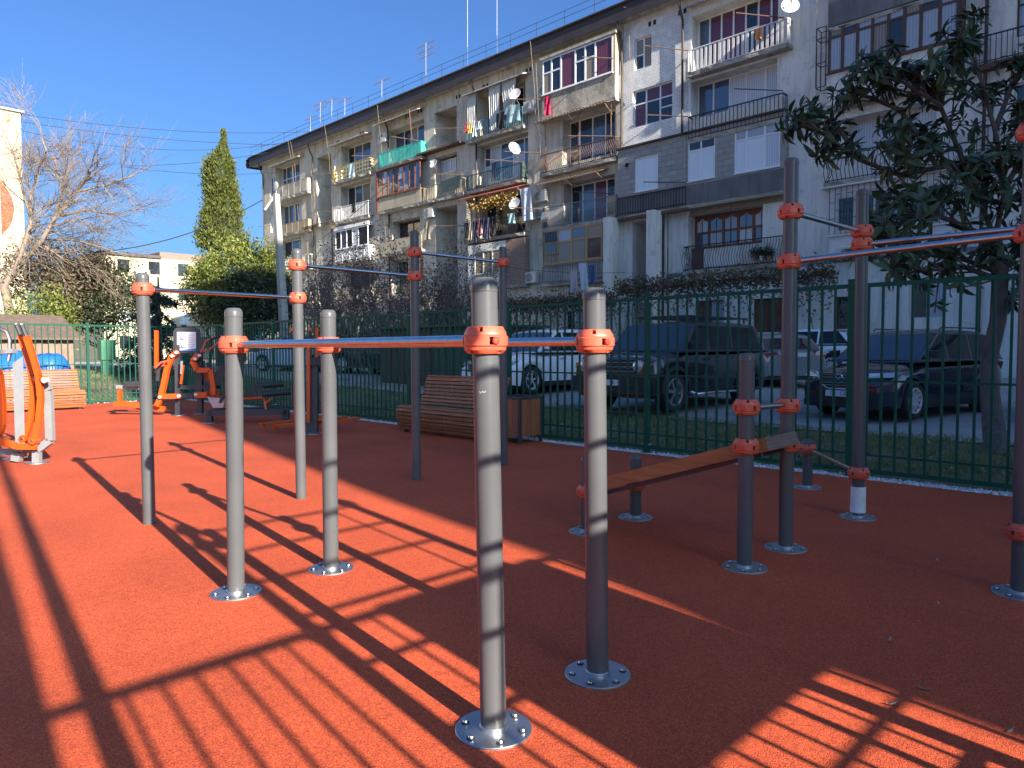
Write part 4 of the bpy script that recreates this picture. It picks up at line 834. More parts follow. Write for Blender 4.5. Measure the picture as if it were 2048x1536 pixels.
Z = 14.85
cp = thing('chest_press_machine', 'orange and charcoal double chest press machine with instruction board', 'exercise machine', gnd(378, 828))
for px, py, top in ((357, 830, 690), (401, 827, 700)):
    pbar(cp, 'post', 'navy', [(px, py), (px-1, top)], Z, .10, .10); foot(cp, gnd(px, py+1), .14)
fr = pplate(cp, 'sign_frame', 'navy', [(346, 706), (346, 664), (350, 657), (356, 655), (392, 655), (398, 658), (402, 665), (402, 706)], Z, .07, .02)
M['sign'] = pm('sign_face', (.56,.58,.62), (.62,.64,.68), 3, .4)
sg = pplate(fr, 'sign_face', 'sign', [(354, 702), (354, 664), (392, 664), (392, 702)], Z, .012, -.025)
M['ink'] = pm('sign_ink', (.16,.18,.26), None, rough=.6); M['inkblue'] = pm('sign_blue', (.08,.16,.42), None, rough=.6)
for k in range(9): pplate(sg, 'text_line', 'ink', [(376, 668+k*3.4), (388-(k % 3), 668+k*3.4), (388-(k % 3), 668.8+k*3.4), (376, 668.8+k*3.4)], Z, .004, -.035)
for yb in (676, 692):
    pplate(sg, 'pictogram', 'ink', [(358, yb+5), (361, yb+1), (360, yb-4), (363, yb-4), (365, yb+2), (370, yb+3), (370, yb+5)], Z, .004, -.035); disc(sg, 361.5, yb-6, Z, .016, 'ink', .004, -.035)
pplate(sg, 'footer', 'inkblue', [(354, 701), (375, 698.5), (392, 697), (392, 702), (354, 702)], Z, .004, -.036)
pbar(cp, 'press_arm', 'orange', [(356, 704), (344, 713), (335, 735), (328, 770), (321, 798), (314, 812)], Z, .10, .09, -.15); pbar(cp, 'link_arm', 'orange', [(318, 793), (360, 792)], Z, .10, .08, -.2)
for x, y in ((353, 705), (345, 712), (320, 794), (358, 792)): disc(cp, x, y, Z, .03, 'oldwhite', .05, -.24)
pt(cp, 'handle', 'orange_plastic', [(336, 722), (322, 725), (310, 736)], Z, .025, -.3); pt(cp, 'handle', 'orange_plastic', [(338, 722), (322, 735), (311, 745)], Z, .025, -.05)
pbar(cp, 'seat_leg', 'orange', [(240, 776), (240, 810)], Z, .07, .07); pbar(cp, 'seat_beam', 'mgrey', [(233, 774), (300, 776)], Z, .08, .05); pbar(cp, 'base_beam', 'orange', [(228, 809), (250, 807), (330, 818)], Z, .10, .06)
pplate(cp, 'seat_pad', 'pad', [(247, 768), (253, 763), (275, 762), (281, 766), (279, 773), (252, 773)], Z, .36); pplate(cp, 'back_pad', 'pad', [(314, 733), (322, 731), (318, 762), (311, 762)], Z, .32); pbar(cp, 'upright', 'orange', [(313, 661), (313, 735)], Z, .07, .06, .3)
pbar(cp, 'press_arm', 'orange', [(398, 709), (386, 722), (395, 741), (422, 740), (427, 770), (428, 790)], Z, .10, .09, -.15); pbar(cp, 'press_arm', 'orange', [(414, 739), (421, 790), (440, 789)], Z, .09, .07, .1); pbar(cp, 'link_arm', 'orange', [(390, 790), (415, 790)], Z, .12, .08, -.2)
for x, y in ((399, 711), (391, 718), (392, 789)): disc(cp, x, y, Z, .03, 'oldwhite', .05, -.24)
pt(cp, 'handle', 'orange_plastic', [(402, 705), (412, 682), (425, 676), (437, 673)], Z, .022, -.25); pt(cp, 'handle', 'orange_plastic', [(406, 705), (420, 698), (432, 690), (440, 682)], Z, .022, .05); pt(cp, 'hand_grip', 'pad', [(420, 679), (440, 672)], Z, .026, -.25)
pplate(cp, 'seat_pad', 'pad', [(408, 764), (412, 761), (440, 762), (445, 766), (440, 771), (410, 770)], Z, .36); pplate(cp, 'back_pad', 'pad', [(436, 733), (450, 731), (444, 765), (428, 760)], Z, .34); pbar(cp, 'seat_beam', 'navy', [(358, 775), (440, 774)], Z, .08, .07)
pbar(cp, 'cross_beam', 'navy', [(357, 792), (401, 791)], Z, .10, .10); pplate(cp, 'swing_plate', 'mgrey', [(361, 722), (366, 722), (364, 748), (360, 748)], Z, .05, -.2); pbar(cp, 'lever', 'orange', [(367, 730), (362, 768)], Z, .04, .04, -.2)

Z = 13.27
su = thing('sit_up_bench', 'low charcoal sit-up bench with padded rolls and orange tubes', 'exercise bench', gnd(495, 843))
pbar(su, 'main_beam', 'navy', [(416, 826), (575, 824)], Z, .11, .10); pbar(su, 'side_beam', 'navy', [(424, 820), (545, 816), (570, 820)], Z, .06, .06, .4)
for x, y in ((419, 845), (572, 842)): pbar(su, 'leg', 'navy', [(x, y), (x, 820)], Z, .11, .10); foot(su, gnd(x, y+1), .14)
pplate(su, 'step_plate', 'galv', [(414, 794), (450, 797), (446, 815), (426, 816)], Z, .32); pplate(su, 'seat_board', 'pad', [(437, 806), (443, 806), (462, 760), (452, 736), (447, 736), (452, 762)], Z, .40)
pplate(su, 'wedge', 'pad', [(488, 789), (500, 776), (514, 771), (530, 776), (505, 790)], Z, .35, .1)
for x0, x1, y0, y1, dz in ((511, 566, 772, 768, .1), (524, 581, 788, 784, -.1)): MB().tube([P_(x0, y0, Z, dz), P_(x1, y1, Z, dz+.25)], .055, 14).build('padded_roll', M['pad'], su, 50)
pt(su, 'orange_tube', 'orange', [(478, 798), (528, 795), (532, 819)], Z, .028); pt(su, 'orange_tube', 'orange', [(531, 806), (545, 797)], Z, .024)
Z = 11.53
aw = thing('air_walker', 'air walker with orange foot boards hung from a charcoal post', 'exercise machine', gnd(625, 866))
pbar(aw, 'post', 'navy', [(625, 866), (626, 724)], Z, .17, .10); foot(aw, gnd(626, 867), .2); pplate(aw, 'top_plate', 'pad', [(612, 728), (616, 720), (634, 714), (650, 717), (650, 727), (625, 732)], Z, .25)
for x, yb, dz in ((617, 845, -.12), (591, 842, .3), (634, 840, .3), (664, 842, -.12)):
    pbar(aw, 'hanger', 'orange', [(x, 690), (x, yb)] if x != 634 else [(x, 655), (x, 720)], Z, .05, .04, dz)
for x in (583, 620): pt(aw, 'hand_grip', 'pad', [(x, 690), (x, 660)], Z, .02, .1); disc(aw, x, 659, Z, .03, 'orange_plastic', .04, .1)
for (x0, y0), (x1, y1), dz in (((525, 847), (598, 841), .2), ((550, 852), (622, 846), -.15), ((640, 842), (692, 834), .25), ((655, 845), (716, 836), -.1)):
    a, b = P_(x0, y0, Z, dz), P_(x1, y1, Z, dz+.4); MB().bar(a, b, .13, .035).build('foot_board', M['orange'], aw); MB().bar(a+Vector((0, 0, -.05)), a+Vector((0, 0, .02)), .10, .03).build('foot_board_end', M['orange'], aw)
pt(aw, 'axle', 'orange', [(588, 842), (668, 838)], Z, .028)
# ================================================================ CARS
def carpaint(name, col, rough=.22): return pm(name, col, tuple(c*1.08 for c in col), 2, rough, 0, 0, coat=.9, spec=.6)
M['tyre'] = pm('tyre_rubber', (.018,.018,.019), (.026,.026,.027), 20, .8, 0, .1, 60)
M['alloy'] = pm('alloy_rim', (.6,.6,.61), (.52,.52,.53), 10, .35, .25)
M['dark_alloy'] = pm('dark_rim', (.24,.24,.25), (.32,.32,.33), 10, .35, .4)
M['cglass'] = glassm('car_glass', (.02,.026,.034), .02, 2.1)
M['sglass'] = glassm('side_glass', (.008,.009,.011), .03, 1.45)
M['trim'] = pm('black_trim', (.016,.016,.017), (.022,.022,.023), 12, .55)
M['chrome'] = pm('chrome', (.75,.75,.76), None, rough=.1, metal=1)
M['lens'] = pm('lamp_lens', (.48,.5,.53), (.62,.64,.66), 14, .12, .35, spec=.8)
M['redlens'] = pm('red_lens', (.34,.012,.012), (.42,.02,.02), 20, .15, spec=.8)
M['amber'] = pm('amber_lens', (.62,.16,.02), None, rough=.2)
M['plate_w'] = pm('plate_white', (.68,.69,.7), None, rough=.4)
M['plate_ink'] = pm('plate_ink', (.01,.012,.02), None, rough=.5)
def interp(pts, x):
    if x <= pts[0][0]: return pts[0][1]
    for (a, b), (c, d) in zip(pts, pts[1:]):
        if x <= c: t = (x-a)/(c-a); t = t*t*(3-2*t)*.5+t*.5; return b+(d-b)*t
    return pts[-1][1]
WHEELS = {}
def wheel_mesh(r, wd, rim, spokes, twin):
    key = (r, wd, rim, spokes, twin)
    if key in WHEELS: return WHEELS[key]
    rr = r*.68
    ty = MB().lathe([(rr, -wd/2+.01), (rr+.02, -wd/2), (r-.03, -wd/2+.005), (r-.006, -wd/2+.03), (r, -wd/2+.05), (r, wd/2-.05), (r-.006, wd/2-.03), (r-.03, wd/2-.005), (rr+.02, wd/2), (rr, wd/2-.01), (rr-.01, 0), (rr, -wd/2+.01)], 32, (0, 0, 0), 'y', cap=False).mesh('tyre', M['tyre'], None, 40)
    rm = MB().lathe([(rr+.004, wd/2-.006), (rr-.012, wd/2-.002), (rr-.03, wd/2-.02), (rr-.035, -wd/2+.05)], 32, (0, 0, 0), 'y', cap=False)
    rm.lathe([(.001, wd/2-.012), (.045, wd/2-.014), (.06, wd/2-.03), (.065, 0)], 16, (0, 0, 0), 'y', cap=False)
    for k in range(spokes):
        for off in ((-.09, .09) if twin else (0,)):
            t = 2*math.pi*k/spokes; a = Vector((math.cos(t+off*.3)*.04, wd/2-.025, math.sin(t+off*.3)*.04)); b = Vector((math.cos(t+off)*(rr-.015), wd/2-.02, math.sin(t+off)*(rr-.015)))
            rm.bar(a, b, .026 if twin else .05, .022, up=(0, 1, 0))
    rm = rm.mesh('rim', M[rim], None, 30)
    dk = MB().lathe([(rr-.03, .02), (rr-.03, .03)], 24, (0, 0, 0), 'y').mesh('brake_disc', M['trim'], None, 30)
    WHEELS[key] = (ty, rm, dk); return WHEELS[key]
def make_car(name, label, loc, heading, p, group='cars parked along the road'):
    """local axes: +x forward, +y left, origin on the ground at mid wheelbase; heading = world angle of +x"""
    t = thing(name, label, 'car', loc, group, heading, local=True)
    L, W, H, wb, fo, wr = p['L'], p['W'], p['H'], p['wb'], p['fo'], p['wr']; xf, xr = wb/2+fo, wb/2+fo-L
    top, belt, paint = p['top'], p['belt'], M[p['paint']]; gc = p.get('gc', .2)
    wc = (wb/2, -wb/2); Ra = wr+.055
    xs = set(np.linspace(xr, xf, 40).round(4))
    for c in wc: xs |= {round(c+Ra*math.cos(a), 4) for a in np.linspace(0, math.pi, 13)}
    xs = sorted(xs)
    def zb(x):
        z = gc+.06*max(0, (x-xf+.5)/.5)+.1*max(0, (xr+.5-x)/.5)
        for c in wc:
            if abs(x-c) < Ra: z = max(z, wr+math.sqrt(max(0, Ra*Ra-(x-c)**2)))
        return z
    def plan(x):
        e = p.get('round', .45); d = max(0, x-(xf-e))/e; d2 = max(0, (xr+e)-x)/e
        return W/2*(1-p.get('nose', .22)*d**2.2-p.get('tailr', .14)*d2**2.2)
    V = []; Fs = []; m = 13
    for x in xs:
        w_ = plan(x); zt = interp(top, x); zs = min(zt-.02, interp(belt, x)); b = min(zb(x), zs-.04); h = zs-b
        half = [(w_*.95, b), (w_*.985, b+.28*h), (w_, b+.62*h), (w_*.985, b+.86*h), (w_*.955, zs), (w_*.72, zs+(zt-zs)*.72)]
        row = [(x, y, z) for y, z in half] + [(x, 0, zt)] + [(x, -y, z) for y, z in reversed(half)]; V += row
    for i in range(len(xs)-1):
        for k in range(m-1): Fs.append((i*m+k, i*m+k+1, (i+1)*m+k+1, (i+1)*m+k))
    Fs += [tuple(range(m)), tuple((len(xs)-1)*m+k for k in range(m))]
    MB().add(V, Fs).build('body', paint, t, 38)
    MB().box((xr+.12, -W/2+.16, gc-.02), (xf-.15, W/2-.16, gc+.35)).build('underbody', M['trim'], t)
    for c in wc: MB().box((c-Ra, -W/2+.13, wr*.7), (c+Ra, W/2-.13, wr+Ra)).build('wheel_well', M['trim'], t)
    # greenhouse
    cab = p['cabin']; zc, zr = min(cab[0][1], cab[-1][1]), max(z for _, z in cab); w0, w1 = W/2*.945, W/2*p.get('tumble', .78)
    yy = lambda z: w0+(w1-w0)*max(0, (z-zc))/(zr-zc)
    V = []; n = 5
    for x, z in cab: y = yy(z); c = .03*(z-zc)/(zr-zc); V += [(x, y, z), (x, y*.6, z+c*.8), (x, 0, z+c), (x, -y*.6, z+c*.8), (x, -y, z)]
    Fs = [(i*n+k, i*n+k+1, (i+1)*n+k+1, (i+1)*n+k) for i in range(len(cab)-1) for k in range(4)] + [tuple(i*n for i in range(len(cab))), tuple(i*n+4 for i in reversed(range(len(cab))))]
    MB().add(V, Fs).build('cabin', M[p.get('roof', p['paint'])], t, 35)
    (x0, z0), (x1, z1) = cab[0], cab[1]; (x2, z2), (x3, z3) = cab[-2], cab[-1]
    def pane(name, xa, za, xb, zb_, ins=.07):
        d = Vector((xb-xa, 0, zb_-za)); nn = Vector((-d.z, 0, d.x)).normalized(); nn = nn if nn.z > 0 else -nn; o = nn*.012; a, b = .06, .93
        pa_, pb_ = (xa+d.x*a, za+d.z*a), (xa+d.x*b, za+d.z*b); ya, yb = yy(pa_[1])-ins, yy(pb_[1])-ins; vs = []
        for (x, z), y in ((pa_, ya), (pb_, yb)):
            c = .03*(z-zc)/(zr-zc); vs += [(x+o.x, y, z+o.z), (x+o.x, y*.6, z+o.z+c*.8), (x+o.x, 0, z+o.z+c), (x+o.x, -y*.6, z+o.z+c*.8), (x+o.x, -y, z+o.z)]
        vs2 = [(x-nn.x*.02, y, z-nn.z*.02) for x, y, z in vs]
        return MB().add(vs+vs2, [(k, k+1, 6+k, 5+k) for k in range(4)] + [(10+k, 15+k, 16+k, 11+k) for k in range(4)] + [(0, 5, 15, 10), (4, 14, 19, 9), (0, 10, 11, 1), (1, 11, 12, 2), (2, 12, 13, 3), (3, 13, 14, 4)]).build(name, M['cglass'], t, 30)
    ws = pane('windscreen', x0, z0, x1, z1); pane('rear_window', x3, z3, x2, z2)
    zl, zh = p.get('glass_z', (zc+.05, zr-.09))
    A = lambda z: x0+(x1-x0)*(z-z0)/(z1-z0)-.10; C = lambda z: x3+(x2-x3)*(z-z3)/(z2-z3)+.14
    cuts = p.get('pillars', (.1, -.85))
    edges = [A, lambda z: cuts[0], lambda z: cuts[1], C]
    for s in (1, -1):
        for i in range(3):
            e0, e1 = edges[i], edges[i+1]; g = .035
            a, b, c, d = e0(zl)-g*(i > 0), e1(zl)+g*(i < 2), e1(zh)+g*(i < 2), e0(zh)-g*(i > 0)
            if a-b < .12: continue
            if d-c < .08: c = d-.08
            vs = [(a, yy(zl)+.004, zl), (b, yy(zl)+.004, zl), (c, yy(zh)+.004, zh), (d, yy(zh)+.004, zh)]
            vs = [(x, s*y, z) for x, y, z in vs] + [(x, s*(y-.02), z) for x, y, z in vs]
            MB().add(vs, [(0, 1, 2, 3), (7, 6, 5, 4), (0, 4, 5, 1), (1, 5, 6, 2), (2, 6, 7, 3), (3, 7, 4, 0)]).build('side_window', M['sglass'], t)
        MB().bar((x0+.1, s*(w0+.004), zc+.02), (x3+.25, s*(w0+.004), zc+.02), .016, .025).build('belt_trim', M['trim' if not p.get('chrome') else 'chrome'], t)
        # door seams, handles, sill, mirror
        for xd in (cuts[0], x0-.12, cuts[1]+.02):
            zt_, zb_ = interp(belt, xd)-.02, gc+.18
            if abs(xd+wb/2) < Ra: zb_ = wr+Ra
            MB().add([(xd-.004, s*(W/2*.99+.004), zb_), (xd+.004, s*(W/2*.99+.004), zb_), (xd+.004, s*(W/2*.975+.002), zt_), (xd-.004, s*(W/2*.975+.002), zt_), (xd-.004, s*(W/2-.04), zb_), (xd+.004, s*(W/2-.04), zb_), (xd+.004, s*(W/2-.06), zt_), (xd-.004, s*(W/2-.06), zt_)],
                [(0, 1, 2, 3), (7, 6, 5, 4), (0, 4, 5, 1), (1, 5, 6, 2), (2, 6, 7, 3), (3, 7, 4, 0)]).build('door_seam', M['trim'], t)
        for xd in (cuts[0]+.10, cuts[1]+.13): MB().box((xd, min(s*(W/2-.02), s*(W/2+.02)), p['handle_z']), (xd+.17, max(s*(W/2-.02), s*(W/2+.02)), p['handle_z']+.03)).build('door_handle', M[p.get('handle', p['paint'])], t)
        xm = x0-.32; MB().add([(xm+.10, s*(w0+.02), zc+.10), (xm-.02, s*(w0+.02), zc+.10), (xm, s*(w0+.20), zc+.09), (xm+.09, s*(w0+.19), zc+.09), (xm+.12, s*(w0+.02), zc+.22), (xm-.02, s*(w0+.02), zc+.23), (xm, s*(w0+.22), zc+.22), (xm+.07, s*(w0+.21), zc+.21)],
            [(0, 1, 2, 3), (7, 6, 5, 4), (0, 4, 5, 1), (1, 5, 6, 2), (2, 6, 7, 3), (3, 7, 4, 0)]).build('wing_mirror', M[p.get('mirror', 'trim')], t, 50)
        MB().box((-wb/2+Ra, min(s*(W/2*.9), s*(W/2*.98)), gc-.02), (wb/2-Ra, max(s*(W/2*.9), s*(W/2*.98)), gc+.09)).build('side_sill', M['trim'], t)
        if p.get('flare'):
            for c in wc:
                fl = MB()
                for i in range(12):
                    a, b = math.pi*i/12, math.pi*(i+1)/12; f = lambda g, r_: (c+r_*math.cos(g), wr+r_*math.sin(g))
                    (xa, za), (xb, zb_), (xc_, zc_), (xd, zd) = f(a, Ra-.01), f(b, Ra-.01), f(b, Ra+.075), f(a, Ra+.075); yo, yi = s*(W/2+.03), s*(W/2-.06)
                    fl.add([(xa, yo, za), (xb, yo, zb_), (xc_, yo, zc_), (xd, yo, zd), (xa, yi, za), (xb, yi, zb_), (xc_, yi, zc_), (xd, yi, zd)], [(0, 1, 2, 3), (7, 6, 5, 4), (0, 4, 5, 1), (2, 6, 7, 3)])
                fl.build('wheel_arch', M['trim'], t)
        for c in wc:
            ty, rm, dk = wheel_mesh(wr, p.get('tw', .23), p.get('rim', 'alloy'), p.get('spokes', 5), p.get('twin', True))
            o = link('wheel', ty, t); o.location = (c, s*(W/2-p.get('tw', .23)/2-.005), wr); o.rotation_euler = (0, random.uniform(0, 1), 0 if s > 0 else math.pi)
            link('rim', rm, o); link('brake_disc', dk, o)
    # front and rear
    zh_, hw, hh = p['lamp']; yl = W/2*.68
    xn = lambda y: xf-.012-.2*(abs(y)/(W/2))**2.5
    for s in (1, -1):
        if p.get('round_lamp'):
            o = MB().lathe([(hh, -.05), (hh, .035), (hh*.8, .05), (0, .056)], 24, (xf-.03, s*yl, zh_), 'x').build('headlamp', M['lens'], t, 40); MB().lathe([(hh+.015, -.06), (hh+.015, .02)], 24, (xf-.02, s*yl, zh_), 'x').build('lamp_ring', M['chrome'], o, 40)
            MB().box((xf-.16, min(s*(W/2*.80), s*(W/2*.93)), zh_-.06), (xf-.03, max(s*(W/2*.80), s*(W/2*.93)), zh_+.06)).build('indicator', M['amber'], t)
        else:
            a, b = W/2*.42, W/2*.93
            vs = [(xn(a)+.02, s*a, zh_-hh*.6), (xn(b)-.04, s*b, zh_-hh*.3), (xn(b)-.20, s*(b+.02), zh_+hh*.9), (xn(a)+.0, s*a, zh_+hh*.5)]; vs += [(x-.25, y*.96, z) for x, y, z in vs]
            MB().add(vs, [(0, 1, 2, 3), (7, 6, 5, 4), (0, 4, 5, 1), (1, 5, 6, 2), (2, 6, 7, 3), (3, 7, 4, 0)]).build('headlamp', M['lens'], t, 30)
        zt_, tw_, th_ = p['tail']
        vs = [(xr-.012, s*W/2*.55, zt_-th_*.4), (xr+.05, s*W/2*.88, zt_-th_), (xr+.16, s*W/2*.97, zt_+th_*.3), (xr+.02, s*W/2*.6, zt_+th_)]; vs = vs+[(x+.25, y*.95, z) for x, y, z in vs]
        MB().add(vs, [(0, 1, 2, 3), (7, 6, 5, 4), (0, 4, 5, 1), (1, 5, 6, 2), (2, 6, 7, 3), (3, 7, 4, 0)]).build('tail_lamp', M['redlens'], t, 30)
    gz0, gz1, gw = p['grille']
    g = MB().box((xf-.12, -gw, gz0), (xf+.006, gw, gz1)).build('grille', M['trim'], t)
    for k in range(p.get('slats', 4)): z = gz0+(gz1-gz0)*(k+.5)/p.get('slats', 4); MB().box((xf+.004, -gw*.96, z-.012), (xf+.016, gw*.96, z+.004)).build('grille_bar', M[p.get('slat_mat', 'dark_alloy')], g)
    if p.get('wing'):
        MB().tube([(xf+.01, -gw-.06, gz1+.02), (xf+.015, -gw*.9, gz0+.03), (xf+.025, -.2, gz0-.045), (xf+.025, .2, gz0-.045), (xf+.015, gw*.9, gz0+.03), (xf+.01, gw+.06, gz1+.02)], .013, 8).build('chrome_wing', M['chrome'], g, 50)
        em = MB().lathe([(.085, 0), (.095, .015), (.085, .03)], 28, (xf+.012, 0, (gz0+gz1)/2+.02), 'x', cap=False); zc_ = (gz0+gz1)/2+.02
        em.tube([(xf+.03, -.085, zc_+.02), (xf+.035, -.04, zc_+.03), (xf+.035, 0, zc_-.02), (xf+.035, .04, zc_+.03), (xf+.03, .085, zc_+.02)], .010, 6).build('emblem', M['chrome'], g, 50)
    MB().box((xf-.35, -W/2*.80, gc+.0), (xf-.015, W/2*.80, gc+.13)).build('lower_bumper', M['trim'], t); MB().box((xr+.015, -W/2*.82, gc+.02), (xr+.35, W/2*.82, gc+.2)).build('rear_valance', M['trim'], t)
    pz = p['plate_z']; pl = MB().box((xf-.03, -.26, pz-.055), (xf+.03, .26, pz+.055)).build('number_plate', M['plate_w'], t)
    pr_ = MB().box((xr-.02, -.26, p.get('rear_plate_z', .85)-.055), (xr+.03, .26, p.get('rear_plate_z', .85)+.055)).build('number_plate', M['plate_w'], t)
    if p.get('plate_text'):
        for txt, yc, sz in p['plate_text']:
            cu = bpy.data.curves.new('plate_text', 'FONT'); cu.body = txt; cu.size = sz; cu.extrude = .001; cu.align_x = 'CENTER'; cu.align_y = 'CENTER'; cu.materials.append(M['plate_ink'])
            o = bpy.data.objects.new('plate_text', cu); o = link('plate_text', bpy.data.meshes.new_from_object(o), pl); o.location = (xf+.0315, yc, pz); o.rotation_euler = (R(90), 0, R(90))
    if p.get('flare'): MB().box((xf-.10, -W/2*.93, gc+.1), (xf+.07, W/2*.93, gc+.40)).build('front_bumper', M['trim'], t); pl.location.x = .06
    if p.get('rack'):
        rk = MB()
        for s in (1, -1): rk.bar((x1-.15, s*w1*.85, zr+.11), (x2+.15, s*w1*.85, zr+.11), .035)
        for x in np.linspace(x1-.15, x2+.15, 7): rk.bar((x, -w1*.85, zr+.12), (x, w1*.85, zr+.12), .03)
        for x in (x1-.3, 0, x2+.3):
            for s in (1, -1): rk.bar((x, s*w1*.85, zr), (x, s*w1*.85, zr+.11), .03)
        rk.build('roof_rack', M['trim'], t)
    elif p.get('rails', True):
        for s in (1, -1): MB().tube([(x1-.25, s*w1*.9, zr+.0), (x1-.35, s*w1*.92, zr+.04), (x2+.25, s*w1*.92, zr+.04), (x2+.15, s*w1*.9, zr)], .014, 6).build('roof_rail', M['trim'], t, 50)
    if p.get('steps'):
        for s in (1, -1): MB().tube([(-wb/2+Ra+.05, s*(W/2-.02), gc+.08), (-wb/2+Ra+.15, s*(W/2+.07), gc+.02), (wb/2-Ra-.15, s*(W/2+.07), gc+.02), (wb/2-Ra-.05, s*(W/2-.02), gc+.08)], .035, 8).build('side_step', M['chrome'], t, 50)
    MB().bar((x0-.02, -.35, z0+.035), (x0-.0, .25, z0+.03), .02).build('wiper', M['trim'], t)
    return t
M['p_black'] = carpaint('black_paint', (.010,.010,.012)); M['p_navy'] = carpaint('navy_paint', (.013,.018,.03)); M['p_white'] = carpaint('white_car_paint', (.80,.81,.82)); M['p_pale'] = carpaint('pale_blue_paint', (.42,.50,.58))
M['p_silver'] = pm('silver_paint', (.36,.37,.38), (.40,.41,.42), 3, .3, .5, coat=.8); M['p_grey'] = carpaint('dark_grey_paint', (.03,.032,.036)); M['p_blue'] = carpaint('deep_blue_paint', (.02,.035,.075))
def suv(paint, **k):
    d = dict(L=4.55, W=1.84, H=1.68, wb=2.7, fo=.92, wr=.345, paint=paint, gc=.22,
        top=[(-2.3, .95), (-2.25, 1.02), (-1.9, 1.06), (.95, 1.04), (1.25, 1.03), (1.9, .93), (2.2, .80), (2.28, .70)], belt=[(-2.3, .85), (-1.8, .98), (.9, .93), (1.7, .84), (2.28, .62)],
        cabin=[(1.18, 1.03), (.30, 1.58), (-.3, 1.655), (-1.1, 1.63), (-1.78, 1.54), (-2.17, 1.06)], handle_z=.88, lamp=(.76, .3, .09), tail=(.98, .3, .12), grille=(.55, .76, .42), plate_z=.46, pillars=(.08, -.85), spokes=5)
    d.update(k); return d
def sedan(paint, **k):
    d = suv(paint, L=4.5, W=1.78, wb=2.65, gc=.17, wr=.31, rails=False, top=[(-2.3, .80), (-2.2, .95), (-1.75, 1.0), (-1.3, .98), (.95, .95), (1.3, .92), (1.9, .80), (2.2, .70), (2.27, .6)], belt=[(-2.3, .75), (-1.8, .90), (.9, .86), (1.7, .75), (2.27, .55)],
        cabin=[(1.15, .94), (.35, 1.38), (-.2, 1.45), (-.9, 1.42), (-1.25, 1.32), (-1.85, .98)], handle_z=.80, lamp=(.66, .3, .08), tail=(.84, .3, .1), grille=(.45, .62, .4), plate_z=.38)
    d.update(k); return d
# heading: nose towards the fence = -90 degrees
def by_wheel(wx, wy, head, p):
    """origin of a car whose front-left wheel stands at (wx, wy)"""
    hd = R(head); f = Vector((math.cos(hd), math.sin(hd), 0)); l = Vector((-f.y, f.x, 0)); o = Vector((wx, wy, 0)) - f*p['wb']/2 - l*(p['W']/2-.1)
    return (o.x, o.y, tz(o.x, o.y)-.01), hd
p = suv('p_navy', wing=True, slats=5, spokes=10, twin=False, plate_text=(('C04', .115, .105), ('CP', -.115, .085)), H=1.7, handle='p_navy', grille=(.60, .84, .40), lamp=(.80, .3, .075), plate_z=.47); l, h = by_wheel(-3.96, 14.35, -102, p)
make_car('crossover_car', 'dark navy crossover with chrome winged grille behind the right fence', l, h, p)
p = suv('p_black', L=4.75, W=1.93, H=1.85, wb=2.92, fo=.86, wr=.40, gc=.32, tw=.26, flare=True, rack=True, steps=True, round_lamp=True, rim='dark_alloy', spokes=6, nose=.10, round=.28, tailr=.08, tumble=.86,
    top=[(-2.4, 1.05), (-2.35, 1.18), (-2.0, 1.2), (1.1, 1.19), (1.3, 1.19), (2.0, 1.14), (2.25, 1.08), (2.32, .95)], belt=[(-2.4, 1.1), (-1.9, 1.14), (1.0, 1.12), (2.0, 1.05), (2.32, .90)],
    cabin=[(1.15, 1.18), (.62, 1.76), (0, 1.82), (-1.2, 1.81), (-2.02, 1.76), (-2.32, 1.2)], handle_z=1.02, lamp=(.92, .2, .105), tail=(1.0, .2, .16), grille=(.78, 1.04, .62), slats=3, plate_z=.60, pillars=(.12, -.85), roof='p_grey', plate_text=(('K', .16, .1),)); l, h = by_wheel(-7.65, 12.25, -91, p)
make_car('off_roader', 'boxy black off-roader with roof rack and round headlamps', l, h, p)
p = suv('p_white', L=4.75, W=1.88, wb=2.78, fo=.95, chrome=True, handle='chrome', spokes=5, twin=True, mirror='p_white', slats=4); w1 = gnd(1060, 795, .13); l, h = by_wheel(w1.x, w1.y, -90, p)
make_car('white_suv', 'white SUV half hidden behind the litter bin and the foreground posts', l, h, p)
p = sedan('p_pale', spokes=7, twin=False); make_car('pale_saloon', 'pale blue saloon behind the fence left of the tall grey posts', (-26.9, 15.0, tz(-27, 15)), R(-158), p)
p = suv('p_grey', spokes=8, twin=False); make_car('dark_wagon', 'black car in the shade left of the brown shed behind the fence', (-22.0, 15.7, tz(-22, 15.7)), R(-168), p)
p = suv('p_white', L=4.35, W=1.8, H=1.6, wb=2.65, gc=.2, spokes=9, twin=False, handle='p_white', mirror='p_white', rails=False,
    cabin=[(1.18, 1.0), (.25, 1.5), (-.3, 1.57), (-1.0, 1.54), (-1.7, 1.42), (-2.05, 1.04)], tail=(1.02, .3, .15)); make_car('white_hatchback', 'white hatchback parked along the foot of the building', (-10.6, 25.8, tz(-10.6, 25.8)), R(176), p)
p = sedan('p_silver'); make_car('silver_car', 'silver car with red tail lamps behind the black off-roader', (-9.8, 21.3, tz(-9.8, 21.3)), R(132), p)
p = suv('p_blue', chrome=True, slats=3, slat_mat='chrome', grille=(.55, .80, .45)); make_car('blue_car', 'deep blue car cut off by the right-hand post', (-.95, 17.4, tz(-1, 17.4)), R(-100), p)
